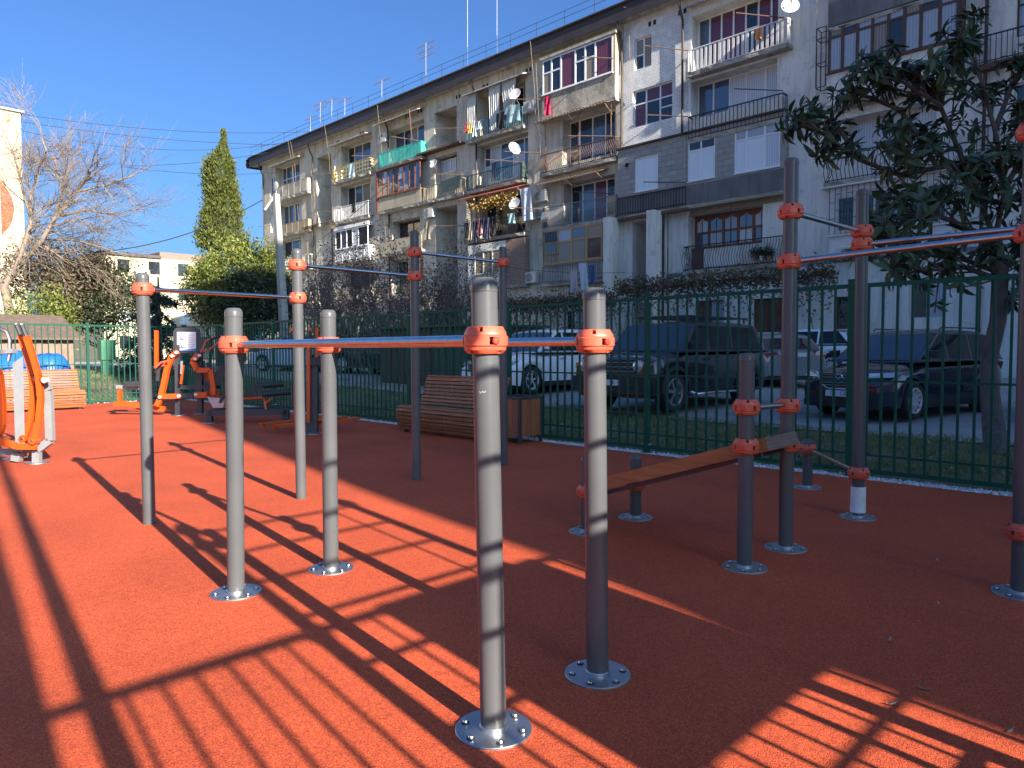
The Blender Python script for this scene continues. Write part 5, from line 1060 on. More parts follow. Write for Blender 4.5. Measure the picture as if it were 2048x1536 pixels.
# ================================================================ VEGETATION
M['bark'] = pm('bark', (.13,.105,.085), (.21,.175,.14), 9, .9, 0, .6, 30, stretch=(2,2,.5))
M['bark_pale'] = pm('bare_bark', (.19,.145,.11), (.27,.21,.165), 9, .9, 0, .3, 30)
M['bark_dark'] = pm('dark_bark', (.05,.042,.04), (.085,.07,.065), 9, .9)
M['bark_mag'] = pm('magnolia_bark', (.075,.065,.058), (.13,.115,.10), 9, .9, 0, .6, 30, stretch=(2,2,.5))
M['bark_twig'] = pm('grey_twig', (.11,.085,.075), (.17,.14,.125), 9, .9)
M['l_mag'] = leafm('magnolia_leaf', (.028,.055,.024), (.07,.105,.042), .45, trans=.15, spec=.35)
M['l_mag2'] = pm('magnolia_leaf_big', (.028,.058,.026), (.055,.092,.038), 8, .42, rnd=.5, spec=.35)
M['l_bud'] = leafm('magnolia_bud', (.09,.05,.035), (.13,.08,.04), .6, trans=.1)
M['l_cyp'] = leafm('cypress_sprig', (.05,.075,.014), (.17,.18,.045), .7, trans=.2, spec=.2)
M['l_core'] = pm('cypress_gap_shade', (.02,.03,.01), (.035,.045,.014), 5, .9)
M['l_ever'] = leafm('evergreen_leaf', (.06,.10,.018), (.24,.25,.05), .45, trans=.25)
M['l_dark'] = leafm('dark_leaf', (.02,.036,.014), (.05,.07,.025), .5, trans=.2)
M['l_spruce'] = leafm('spruce_needle', (.016,.036,.028), (.04,.07,.052), .6, trans=.1)
M['l_dry'] = leafm('dry_shrub_leaf', (.09,.065,.058), (.19,.14,.12), .7, trans=.2, spec=.2)
M['l_vine'] = leafm('vine_leaf', (.10,.085,.05), (.22,.165,.11), .7, trans=.25, spec=.2)
M['l_autumn'] = leafm('autumn_leaf', (.42,.24,.05), (.62,.42,.13), .7, trans=.3, spec=.2)
def rdir(n):
    v = RNG.normal(size=(n, 3)); return v/np.linalg.norm(v, axis=1, keepdims=True)
def leaf_quads(P, D, Ln, Wd, up=None):
    """rhombic leaf faces at points P along D"""
    n = len(P); U = rdir(n) if up is None else up; S = np.cross(D, U); S /= np.linalg.norm(S, axis=1, keepdims=True)+1e-9
    Ln = np.broadcast_to(np.asarray(Ln, float).reshape(-1, 1), (n, 1)); Wd = np.broadcast_to(np.asarray(Wd, float).reshape(-1, 1), (n, 1))
    V = np.stack([P, P+D*Ln*.5+S*Wd*.5, P+D*Ln, P+D*Ln*.5-S*Wd*.5], 1).reshape(-1, 3)
    return V, np.arange(4*n).reshape(n, 4)
def branch_tree(mb, p, d, ln, r, lev, spread=.6, kids=(3, 5), tips=None, up=.1, sides=6, shrink=.66, wob=.14, minr=.004):
    pts = [p.copy()]; rs = [r]; n = 5 if lev > 1 else 3; cur = p.copy(); dd = d.copy()
    for i in range(n):
        dd = (dd+Vector((random.gauss(0, wob), random.gauss(0, wob), random.gauss(0, wob)+up*.3))).normalized(); cur = cur+dd*(ln/n); pts.append(cur.copy()); rs.append(max(minr, r*(1-.55*(i+1)/n)))
    mb.tube(pts, rs, max(3, sides), cap=False)
    if lev == 0:
        if tips is not None: tips.append((pts[-1], dd.copy(), pts[1]))
        return
    for k in range(random.randint(*kids)):
        f = random.uniform(.3, 1); i = min(n, int(f*n)+0); q = pts[max(1, i)]
        a = Vector((random.gauss(0, 1), random.gauss(0, 1), random.gauss(0, .7))); a = (a-dd*a.dot(dd)).normalized()
        nd = (dd+a*random.uniform(spread*.6, spread*1.5)+Vector((0, 0, up))).normalized()
        branch_tree(mb, q, nd, ln*shrink*random.uniform(.75, 1.2), max(minr, rs[max(1, i)]*.62), lev-1, spread, kids, tips, up, max(3, sides-1), shrink, wob, minr)
    branch_tree(mb, pts[-1], dd, ln*shrink, max(minr, rs[-1]*.9), lev-1, spread, kids, tips, up, max(3, sides-1), shrink, wob, minr)
# --- magnolia behind the right-hand fence
mg = thing('magnolia_tree', 'dark evergreen tree with long leathery leaves behind the right fence', 'tree', (-1.95, 11.0, 0))
tips = []; tk = MB()
def mpt(px, py, dz=0): return atz(px, py, 9.7+dz)
trunk = [Vector((-1.98, 10.95, -.1)), mpt(1983, 820), mpt(1976, 730), mpt(1996, 640), mpt(2000, 560), mpt(1990, 480, .1)]
tk.tube(trunk, [.16, .125, .10, .10, .10, .085], 12)
limbs = [[(1992, 610), (2035, 585), (2060, 540), (2080, 440)], [(1990, 480), (1960, 400), (1905, 330), (1850, 290), (1800, 300)], [(1990, 480), (2010, 380), (1990, 260), (1960, 150), (1935, 90)], [(1998, 545), (1930, 520), (1860, 510), (1790, 470)],
    [(1960, 400), (1930, 330), (1880, 210), (1800, 160), (1730, 150)], [(1905, 330), (1800, 350), (1720, 320), (1650, 270), (1610, 250)], [(2010, 380), (2050, 300), (2080, 220)], [(1850, 290), (1800, 220), (1740, 195), (1700, 185)], [(1990, 260), (2020, 180), (2050, 120)],
    [(1998, 560), (1930, 535), (1850, 540), (1790, 530)], [(1998, 555), (2040, 500), (2060, 420)], [(1990, 480), (1900, 440), (1830, 420), (1770, 440)], [(1880, 210), (1900, 130), (1920, 80)], [(1720, 320), (1680, 260), (1660, 240)], [(1880, 210), (1850, 170), (1840, 150)], [(1830, 420), (1770, 475), (1745, 470)]]
for L_ in limbs:
    dz0 = random.uniform(-.5, .3); pts = [mpt(a, b, dz0*i/len(L_)+random.uniform(-.15, .15)*(i > 0)) for i, (a, b) in enumerate(L_)]
    tk.tube(pts, [.038-.024*i/len(pts) for i in range(len(pts))], 7)
    for i in range(1, len(pts)):
        for k in range(7 if i < len(pts)-1 else 6):
            q = pts[i-1].lerp(pts[i], random.random()); d = (pts[i]-pts[i-1]).normalized()+Vector((random.gauss(0, .8), random.gauss(0, .8), random.gauss(.35, .6))); d.normalize()
            e = q+d*random.uniform(.25, .6); tk.tube([q, q.lerp(e, .5)+Vector((0, 0, random.uniform(-.03, .05))), e], [.016, .012, .008], 5, cap=False); tips.append((e, d))
    tips.append((pts[-1], (pts[-1]-pts[-2]).normalized()))
tk.build('trunk', M['bark_mag'], mg, 60)
def bigleaf(ln, wd, droop, fold):
    V = []
    for t, w_ in ((0, .12), (.3, .8), (.6, 1), (.85, .6), (1, .05)):
        z = -droop*ln*t*t; V += [(ln*t, -wd*w_/2, z+fold*wd*w_), (ln*t, 0, z), (ln*t, wd*w_/2, z+fold*wd*w_)]
    return V, [(3*i+k, 3*i+3+k, 3*i+4+k, 3*i+1+k) for i in range(4) for k in range(2)]
shapes = [bigleaf(.20, .066, .35, .16), bigleaf(.18, .06, .15, .2), bigleaf(.23, .07, .6, .1)]
leaves = []
for e, d in tips:
    q = d.to_track_quat('X', 'Z')
    for k in range(random.randint(8, 12)):
        a = random.uniform(0, 2*math.pi); tilt = random.uniform(.7, 1.75)
        l_ = q @ Vector((math.cos(tilt), math.sin(tilt)*math.cos(a), math.sin(tilt)*math.sin(a))); l_ = (l_+Vector((0, 0, -.18))).normalized()
        nn = (q @ Vector((1, 0, 0))+Vector((random.gauss(0, .3), random.gauss(0, .3), .5))); x = l_; y = nn.cross(x).normalized(); z = x.cross(y)
        leaves.append((e-d*random.uniform(0, .14), x, y, z, random.uniform(.7, 1.15), random.randrange(3)))
me3 = []
for v, f in shapes:
    m_ = MB().add(v, f).mesh('leaf', M['l_mag2'], None, None, False); m_.polygons.foreach_set('use_smooth', [True]*len(m_.polygons)); me3.append(m_)
leaves.sort(key=lambda l: l[0].dot(_fw)); inview = [l for l in leaves if 1560 < 1024+F_PX*(l[0].dot(_rt)/l[0].dot(_fw)) < 2060]
big = inview[:290]; bs = {id(l) for l in big}; off = Vector(mg.location)
fo = link('foliage', None, mg) if False else None
for (p_, x, y, z, s, k) in big:
    o = link('leaf', me3[k], mg); o.matrix_local = Matrix(((x.x*s, y.x*s, z.x*s, p_.x-off.x), (x.y*s, y.y*s, z.y*s, p_.y-off.y), (x.z*s, y.z*s, z.z*s, p_.z-off.z), (0, 0, 0, 1)))
V = []; Fq = []; nv = 0
for l in leaves:
    if id(l) in bs: continue
    p_, x, y, z, s, k = l; v, f = shapes[k]; A = np.array(v)*s; B = np.array((x, y, z)); V.append(A@B+np.array(p_)); Fq.append(np.array(f)+nv); nv += len(v)
o = link('foliage', npmesh('foliage', np.concatenate(V), np.concatenate(Fq), M['l_mag'], tuple(off)), mg, kind='stuff'); o.data.polygons.foreach_set('use_smooth', [True]*len(o.data.polygons))
bd_ = MB()
for e, d in tips[::2]: bd_.tube([e, e+d*.035, e+d*.07], [.012, .011, .002], 5)
bd_.build('bud', M['l_bud'], mg, 60)['kind'] = 'stuff'

# --- bare tree at the left
bt_ = thing('bare_tree', 'leafless spreading tree in front of the cream gable wall', 'tree', tuple(atz(15, 700, 31)))
mb = MB(); base_ = atz(14, 716, 31); base_.z = 0
def q31(a, b, dz=0): return atz(a, b, 31+dz)
mb.tube([base_, q31(22, 640), q31(8, 570), q31(30, 540)], [.25, .2, .17, .13], 9, cap=False)
tp2 = []
for L_, r in (([(30, 540), (55, 470), (63, 440), (60, 400)], .11), ([(30, 540), (85, 480), (110, 435), (150, 385), (180, 345)], .11), ([(8, 570), (-20, 540), (-50, 500)], .1), ([(110, 435), (122, 390), (120, 350), (105, 310)], .06), ([(63, 440), (45, 380), (38, 345), (24, 300)], .06), ([(110, 435), (170, 420), (230, 430)], .055), ([(85, 480), (150, 480), (220, 500)], .055), ([(55, 470), (100, 500), (160, 540)], .05), ([(150, 385), (210, 370), (270, 350)], .045), ([(60, 400), (75, 345), (92, 300), (84, 275)], .045)):
    pts = [q31(a, b, random.uniform(-1, 1)*(i > 0)*.8) for i, (a, b) in enumerate(L_)]; mb.tube(pts, [r*(1-.5*i/len(pts)) for i in range(len(pts))], 6, cap=False)
    for i in range(1, len(pts)):
        for k in range(5):
            q = pts[i-1].lerp(pts[i], random.random()); d = (pts[i]-pts[i-1]).normalized()+Vector((random.gauss(0, .6), random.gauss(0, .6), random.gauss(.0, .5)))+_rt0*.45; branch_tree(mb, q, d.normalized(), random.uniform(1.1, 2.0), max(.02, r*.3), 2, .6, (3, 5), tp2, .0, 4, .66, .14, .0055)
mb.build('trunk', M['bark_pale'], bt_, 70)
# --- crowns made of many small leaves
def crown_pts(n, c, rad, clumps, cs, shell=.55):
    C = rdir(clumps)*(RNG.uniform(shell, 1, (clumps, 1))**.6)*np.array(rad)+np.array(c); w_ = RNG.integers(0, clumps, n)
    return C[w_]+RNG.normal(0, 1, (n, 3))*np.array(cs)
def leafy(name, label, cat, c, rad, n, size, mat, clumps=60, cs=(.35, .35, .28), trunk_r=.14, bark='bark_dark', group=None, base_z=0, bias=.35, wd=.5, shell=.5):
    b = (c[0], c[1], base_z); t = thing(name, label, cat, b, group); tr = MB(); tp = []
    branch_tree(tr, Vector(b), Vector((random.gauss(0, .05), random.gauss(0, .05), 1)), max(.6, (c[2]-base_z)*.62), trunk_r, 3, .55, (3, 4), tp, .12, 7, .55); tr.build('trunk', M[bark], t, 70)
    P = crown_pts(n, c, rad, clumps, cs, shell); D = rdir(n); D[:, 2] += bias; D /= np.linalg.norm(D, axis=1, keepdims=True)
    V, Fq = leaf_quads(P, D, RNG.uniform(.7, 1.3, n)*size, RNG.uniform(.7, 1.2, n)*size*wd); link('crown', npmesh('crown', V, Fq, M[mat], b), t, kind='stuff'); return t
# cypress
cb = atz(440, 690, 40); cb.z = .4; cy = thing('cypress_tree', 'tall narrow yellow green cypress with a pointed top', 'tree', tuple(cb)); MB().tube([cb, cb+Vector((0, 0, 5)), cb+Vector((0, 0, 11.6))], [.22, .16, .03], 8).build('trunk', M['bark_dark'], cy, 60)
px2m = 40/F_PX
cprof = [(500, 400, 488), (486, 399, 487), (470, 398, 485), (444, 404, 482), (425, 413, 478), (406, 415, 475), (380, 410, 471), (349, 409, 467), (330, 414, 464), (318, 420, 461), (309, 427, 459), (300, 434, 457), (290, 438, 455), (278, 442, 453), (265, 444, 450), (256, 446, 448)]
rows = np.array(cprof, float)[::-1]; NC = 300
ys = RNG.uniform(0, 1, NC)**.8; yp = 503-ys*240; lo = np.interp(yp, rows[:, 0], rows[:, 1]); hi = np.interp(yp, rows[:, 0], rows[:, 2]); th = RNG.uniform(0, 2*math.pi, NC)
hw = np.maximum(.05, (hi-lo)/2*px2m-.10); cen = np.array([atz(a, b, 40) for a, b in zip((lo+hi)/2, yp)]); rr = RNG.uniform(.76, 1.10, NC)
C = cen+np.stack([np.cos(th)*hw*rr, np.sin(th)*hw*rr, np.zeros(NC)], 1); NP = 20000; wv_ = RNG.integers(0, NC, NP); sz = np.clip(hw[wv_]/.8, .22, 1)[:, None]
P = C[wv_]+RNG.normal(0, 1, (NP, 3))*np.array((.16, .16, .24))*sz; D = np.stack([np.cos(th[wv_])*.6, np.sin(th[wv_])*.6, np.full(NP, 1.)], 1)+RNG.normal(0, .35, (NP, 3)); D /= np.linalg.norm(D, axis=1, keepdims=True)
V, Fq = leaf_quads(P, D, RNG.uniform(.10, .24, NP)*np.clip(sz[:, 0], .45, 1), RNG.uniform(.05, .10, NP)); link('crown', npmesh('crown', V, Fq, M['l_cyp'], tuple(cb)), cy, kind='stuff')
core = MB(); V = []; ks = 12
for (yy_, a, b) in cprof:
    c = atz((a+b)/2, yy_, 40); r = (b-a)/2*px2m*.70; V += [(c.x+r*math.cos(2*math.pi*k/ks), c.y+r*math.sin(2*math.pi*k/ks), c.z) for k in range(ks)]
core.add(V, [(j*ks+k, j*ks+(k+1) % ks, (j+1)*ks+(k+1) % ks, (j+1)*ks+k) for j in range(len(cprof)-1) for k in range(ks)]).build('dark_core_fill', M['l_core'], cy, 60)  # added dark core imitates the shade in gaps between sprigs
def cp_(px, py, Z): return tuple(atz(px, py, Z))
leafy('evergreen_tree', 'round yellow green evergreen in front of the cypress', 'tree', cp_(478, 560, 34), (2.1, 2.1, 2.0), 15000, .17, 'l_ever', 90, (.33, .33, .26), .16, base_z=.4)
leafy('evergreen_tree', 'dark lower evergreen beside the concrete lamp post', 'tree', cp_(520, 610, 33), (1.9, 1.9, 1.4), 9000, .17, 'l_dark', 60, (.33, .33, .26), .14, base_z=.4)
leafy('evergreen_tree', 'thin evergreen in front of the distant cream block', 'tree', cp_(415, 590, 36), (1.0, 1.0, 1.5), 4000, .17, 'l_ever', 40, (.3, .3, .3), .1, base_z=.4)
leafy('leafy_shrub', 'olive brown shrub in the shade of the bare tree', 'shrub', cp_(130, 560, 33), (2.2, 2.2, 1.7), 8500, .17, 'l_vine', 70, (.4, .4, .3), .12, base_z=.4)
leafy('leafy_shrub', 'tangled olive shrub right of the bare tree', 'shrub', cp_(205, 600, 34), (1.9, 1.9, 1.6), 8000, .16, 'l_dark', 60, (.4, .4, .3), .12, base_z=.4)
leafy('leafy_shrub', 'yellow green bush at the foot of the cream gable', 'shrub', cp_(85, 640, 30), (1.1, 1.1, 1.1), 4000, .15, 'l_ever', 40, (.3, .3, .3), .08, base_z=.4)
# spruce with drooping boughs
sb = atz(320, 700, 27); sb.z = .3; sp_ = thing('spruce_tree', 'low dark blue green spruce behind the exercise machines', 'tree', tuple(sb)); MB().tube([sb, sb+Vector((0, 0, 3.8))], [.12, .03], 7).build('trunk', M['bark_dark'], sp_, 60)
P = []; D = []
for k in range(46):
    f = random.random()**.8; z = .5+3.3*(1-f); ln = .3+1.5*f; a = random.uniform(0, 6.28); d = np.array((math.cos(a), math.sin(a), 0))
    for s in np.linspace(.15, 1, 34):
        q = np.array(sb)+d*ln*s+np.array((0, 0, z-.45*s*s*ln))
        for m_ in range(5): P.append(q+RNG.normal(0, .05, 3)); dd = d*.6+RNG.normal(0, .55, 3)+np.array((0, 0, -.3)); D.append(dd/np.linalg.norm(dd))
V, Fq = leaf_quads(np.array(P), np.array(D), RNG.uniform(.12, .26, len(P)), .05); link('crown', npmesh('crown', V, Fq, M['l_spruce'], tuple(sb)), sp_, kind='stuff')
# --- dry twiggy shrubs between the road and the block
for px, py, Z, h, rx, lab in ((690, 560, 27, 3.1, 1.5, 'dry purple brown shrub left of the tall navy post'), (760, 530, 26, 3.9, 1.7, 'tallest twiggy shrub with dark withered leaves before the block'), (850, 590, 25, 2.6, 1.5, 'withered shrub behind the brown garden shed'), (930, 560, 26, 3.2, 1.5, 'twiggy brown shrub beneath the balcony with laundry'), (640, 600, 29, 2.2, 1.1, 'small dry bush beside the concrete lamp post')):
    c = atz(px, py, Z); b = (c.x, c.y, tz(c.x, c.y)); t = thing('dry_shrub', lab, 'shrub', b, 'withered shrubs before the block'); tr = MB(); tp = []
    for k in range(7): branch_tree(tr, Vector(b)+Vector((random.uniform(-.7, .7), random.uniform(-.7, .7), 0)), Vector((random.gauss(0, .25), random.gauss(0, .25), 1)).normalized(), h*.62, .045, 3, .65, (4, 5), tp, .08, 4, .62, .18, .008)
    tr.build('trunk', M['bark_twig'], t, 70); n = 2000
    P = crown_pts(n, (c.x, c.y, c.z-.1), (rx, rx, h*.5), 70, (.3, .3, .3), .2); D = rdir(n); D[:, 2] -= .3; D /= np.linalg.norm(D, axis=1, keepdims=True)
    V, Fq = leaf_quads(P, D, RNG.uniform(.05, .12, n), RNG.uniform(.03, .07, n)); link('crown', npmesh('crown', V, Fq, M['l_dry'], b), t, kind='stuff')
# --- vine trained along a wire in front of the ground floor
for (x0, x1, z, lab) in ((-27.5, -19.0, 3.55, 'leafy vine on the wire before the recessed entrance'), (-18.8, -9.5, 3.95, 'leafy vine on the wire above the black off-roader')):
    b = ((x0+x1)/2, 25.6, z-1); t = thing('climbing_vine', lab, 'vine', b, 'vines on the courtyard wire'); st = MB(); n = 5600; P = []
    st.tube([(x0+(x1-x0)*k/24, 25.6+random.uniform(-.1, .1), z+random.uniform(-.12, .12)) for k in range(25)], .03, 5)
    for k in range(16):
        xx = random.uniform(x0, x1); st.tube([(xx, 25.6, z), (xx+random.uniform(-.3, .3), 25.5, z-.8), (xx+random.uniform(-.4, .4), 25.5, z-random.uniform(1.2, 3.2))], [.02, .015, .008], 4)
    st.build('stem', M['bark_dark'], t, 60)
    P = np.stack([RNG.uniform(x0, x1, n), RNG.normal(25.6, .22, n), RNG.normal(z, .2, n)], 1); m_ = RNG.random(n) < .28; P[m_, 2] -= RNG.exponential(.6, m_.sum())
    keep = P[:, 2] > .6; P = P[keep]; V, Fq = leaf_quads(P, rdir(len(P)), RNG.uniform(.09, .17, len(P)), RNG.uniform(.06, .11, len(P))); link('foliage', npmesh('foliage', V, Fq, M['l_vine'], b), t, kind='stuff')
# --- grass and fallen leaves
def gpatch(n, x0, x1, y0, y1, h0, h1, mask=None):
    x, y = RNG.uniform(x0, x1, n), RNG.uniform(y0, y1, n); d = np.sin(x*2.3+1.3*np.sin(y*1.9))*np.cos(y*2.1+x*.7); k = RNG.random(n) < np.clip(.62+.45*d, .12, 1); x, y = x[k], y[k]
    z = np.array([tz(a, b) for a, b in zip(x, y)])-.034; P = np.stack([x, y, z], 1); D = np.stack([RNG.normal(0, .45, len(x)), RNG.normal(0, .45, len(x)), np.ones(len(x))], 1); D /= np.linalg.norm(D, axis=1, keepdims=True)
    return leaf_quads(P, D, RNG.uniform(h0, h1, len(x)), RNG.uniform(.008, .016, len(x)))
parts = [gpatch(42000, -13, .5, FY+.16, 12.3, .05, .11), gpatch(16000, -26, -13, FY+.16, 13, .06, .13), gpatch(16000, -34, -20.6, 1, 12, .07, .15)]
V = np.concatenate([p_[0] for p_ in parts]); o_ = 0; Fs = []
for v, f in parts: Fs.append(f+o_); o_ += len(v)
link('grass', npmesh('grass', V, np.concatenate(Fs), M['grass']), kind='stuff')
n = 2000; x, y = RNG.uniform(-14, .5, n), FY+.15+RNG.beta(1, 2.2, n)*4.4; P = np.stack([x, y, np.array([tz(a, b) for a, b in zip(x, y)])-.02+RNG.uniform(0, .03, n)], 1); D = rdir(n); D[:, 2] *= .35; D /= np.linalg.norm(D, axis=1, keepdims=True)
V, Fq = leaf_quads(P, D, RNG.uniform(.04, .10, n), RNG.uniform(.025, .055, n), np.tile((0, 0, 1.), (n, 1))+RNG.normal(0, .3, (n, 3))); link('fallen_leaves', npmesh('fallen_leaves', V, Fq, M['litter']), kind='stuff')

# ================================================================ YARD AND FACADE DETAILS
M['shingle'] = pm('shed_roof', (.11,.075,.055), (.17,.115,.085), 7, .9, 0, .4, 25); M['corrw'] = pm('shed_wall', (.20,.13,.095), (.27,.18,.135), 4, .8); M['tarp'] = pm('blue_tarp', (.012,.10,.48), (.02,.15,.6), 3, .38, 0, .5, 5)
M['cabgreen'] = pm('cabinet_green', (.035,.15,.085), (.045,.18,.10), 4, .5)
M['shedgreen'] = pm('green_sheet', (.012,.06,.04), (.018,.075,.05), 3, .6); M['shedbrown'] = pm('brown_sheet_wall', (.055,.035,.03), (.08,.05,.04), 3, .7); M['acwhite'] = pm('unit_white', (.52,.52,.50), (.58,.58,.56), 4, .45); M['acgrey'] = pm('unit_grille', (.10,.105,.11), None, rough=.6)
sh_ = thing('garden_shed', 'brown corrugated shed with shingle roof behind the sunlit bench', 'shed', (-25.5, 4.4, .0)); w_ = MB()
for k in range(34): y = 1.6+k*.13; w_.box((-24.1+(.02 if k % 2 else 0), y, -.1), (-24.06+(.02 if k % 2 else 0), y+.13, 1.72))
w_.build('wall', M['corrw'], sh_); MB().box((-27.5, 1.6, -.1), (-24.12, 6.0, 1.72)).build('shell', M['corrw'], sh_)
MB().add([(-23.8, 1.3, 1.72), (-23.8, 6.2, 1.72), (-26, 6.2, 2.45), (-26, 1.3, 2.45), (-28, 6.2, 1.8), (-28, 1.3, 1.8), (-23.8, 1.3, 1.66), (-23.8, 6.2, 1.66)], [(0, 1, 2, 3), (3, 2, 4, 5), (0, 6, 7, 1)]).build('roof', M['shingle'], sh_)
def lump(cx, cy, rx, ry, h, z0=0):
    nu, nvv = 18, 8; V = []
    for j in range(nvv+1):
        for i in range(nu): a = 2*math.pi*i/nu; f = math.cos(j/nvv*math.pi/2)**.6; V.append((cx+rx*f*math.cos(a)*random.uniform(.93, 1.05), cy+ry*f*math.sin(a)*random.uniform(.93, 1.05), z0+h*math.sin(j/nvv*math.pi/2)*random.uniform(.96, 1.02)))
    return MB().add(V, [(j*nu+i, j*nu+(i+1) % nu, (j+1)*nu+(i+1) % nu, (j+1)*nu+i) for j in range(nvv) for i in range(nu)])
c = atz(28, 735, 19.5); solo('tarp_heap', lump(c.x, c.y, .8, .95, 1.36), M['tarp'], 'larger bright blue tarpaulin heap at the left frame edge', 'tarpaulin', 'blue tarpaulin heaps', 45)
c = atz(100, 735, 19.8); solo('tarp_heap', lump(c.x, c.y, .55, .6, 1.28), M['tarp'], 'smaller blue tarpaulin heap right behind the yellow bench', 'tarpaulin', 'blue tarpaulin heaps', 45)
c = gnd(168, 770); solo('tarp_heap', lump(-20.9, 5.0, .3, .3, .55), M['tarp'], 'low blue tarpaulin bundle beside the fence post by the yellow bench', 'tarpaulin', 'blue tarpaulin heaps', 45)
c = atz(213, 700, 27); solo('green_cabinet', MB().box((c.x-.14, c.y-.18, .3), (c.x+.14, c.y+.18, 1.0)).box((c.x-.2, c.y-.26, 1.0), (c.x+.2, c.y+.26, 1.75)), M['cabgreen'], 'small green metal cabinet behind the far fence', 'cabinet')
# sheds in the shade behind the brown bench
t = thing('metal_garage', 'dark metal garage with brown and green sheet walls behind the bench', 'garage', (-16.0, 14.0, .1)); a, b = at(762, 700, 13.2), at(868, 700, 13.2); c_ = at(952, 700, 13.2)
for (x0, x1, m_) in ((a.x, b.x, 'shedbrown'), (b.x, c_.x, 'shedgreen')):
    w_ = MB(); k = int((x1-x0)/.16)
    for i in range(k): w_.box((x0+(x1-x0)*i/k, 13.2+(.025 if i % 2 else 0), 0), (x0+(x1-x0)*(i+1)/k, 13.28, 1.98))
    w_.build('wall', M[m_], t)
MB().box((a.x, 13.29, 0), (c_.x, 16.0, 1.98)).build('shell', M['shedbrown'], t); MB().box((a.x-.1, 13.05, 1.98), (c_.x+.1, 16.1, 2.05)).build('roof', M['shedgreen'], t)
# utility pole and wires
lp = thing('concrete_pole', 'leaning pale concrete pole with round lamp in front of the block', 'pole', tuple(gnd(573, 740, .4))); A, B = atz(573, 700, 31), atz(552, 388, 31); A.z = .3
V = []
for p_, s in ((A, .17), (B, .11)): V += [(p_.x-s, p_.y-s, p_.z), (p_.x+s, p_.y-s, p_.z), (p_.x+s, p_.y+s, p_.z), (p_.x-s, p_.y+s, p_.z)]
M['polec'] = pm('pole_concrete', (.30,.29,.265), (.37,.36,.33), 3, .9, 0, .2, 20)
MB().add(V, [(0, 1, 5, 4), (1, 2, 6, 5), (2, 3, 7, 6), (3, 0, 4, 7), (4, 5, 6, 7)]).build('pole', M['polec'], lp); d = atz(552, 372, 31); MB().lathe([(0, .06), (.12, .05), (.19, .0), (.2, -.02), (.12, -.04)], 20, d, 'y').build('lamp', M['acwhite'], lp, 50); MB().tube([B, d], .025, 6).build('lamp_arm', M['galv'], lp)
MB().bar(atz(530, 420, 31), B, .06, .1).build('brace', M['polec'], lp)
M['wire'] = pm('black_wire', (.02,.02,.022), None, rough=.7)
def wire(p, q, sag, lab, r=.018):
    pts = [p.lerp(q, k/16)+Vector((0, 0, -sag*4*(k/16)*(1-k/16))) for k in range(17)]; solo('overhead_wire', MB().tube(pts, r, 5), M['wire'], lab, 'wire', 'overhead wires')
wire(atz(40, 228, 50), atz(640, 262, 60), .6, 'highest thin wire crossing the sky to the roof'); wire(atz(45, 244, 50), atz(600, 290, 58), .4, 'second wire from the top crossing the blue sky'); wire(atz(45, 262, 50), atz(590, 282, 58), 1.0, 'third sagging wire across the sky above the bare tree')
wire(atz(250, 332, 50), atz(560, 300, 58), .3, 'faint upper wire behind the cypress'); wire(atz(250, 334, 50), atz(560, 345, 58), .3, 'faint lower wire behind the cypress'); wire(atz(180, 505, 32), atz(525, 400, 34), .5, 'thick wire rising from the bare tree to the block', .022)
wire(at(820, 330, 26), at(640, 480, 25), .1, 'slack dark cable descending before the left balconies'); wire(at(985, 530, 25.6), at(1250, 545, 25.6), .15, 'washing line below the wooden glazed balcony', .01)
# roof antennas
def antenna(px, py0, py1, lab, n_=4, white=False):
    b = at(px, py0, WY-.3); tpp = at(px, py1, WY-.3); b.z = 17.45; t = thing('roof_antenna', lab, 'antenna', tuple(b), 'antennas on the roof edge'); MB().tube([b, tpp], .017 if white else .016, 6).build('mast', M['galv' if white else 'rust'], t, 50)
    for k in range(n_):
        z = tpp.z-.15-.35*k; MB().tube([(tpp.x-.9+.15*k, tpp.y, z), (tpp.x+.9-.1*k, tpp.y, z)], .012, 4).build('element', M['rust'], t)
        for e in np.linspace(-.7, .7, 5): MB().tube([(tpp.x+e, tpp.y-.4, z), (tpp.x+e, tpp.y+.4, z)], .009, 4).build('rod', M['rust'], t)
    MB().tube([tpp, tpp+Vector((.1, -.1, -1.2)), b.lerp(tpp, .2)], .009, 4).build('lead', M['white_paint'], t)
antenna(641, 262, 203, 'antenna with two tiers nearest the left end of the roof', 2); antenna(664, 250, 197, 'antenna with white lead above the narrow recess', 1); antenna(690, 240, 196, 'antenna with crossed rods above the mustard balcony', 1); antenna(764, 205, 158, 'small single antenna above the turquoise balcony', 1); antenna(852, 165, 84, 'tall antenna with three tiers above the dark recess', 3)
antenna(935, 135, -40, 'leaning white mast left of the two tall roof masts', 0, True); antenna(994, 108, -60, 'right one of the two tall white roof masts', 0, True); antenna(621, 268, 232, 'lowest stub antenna at the left end of the roof', 1)
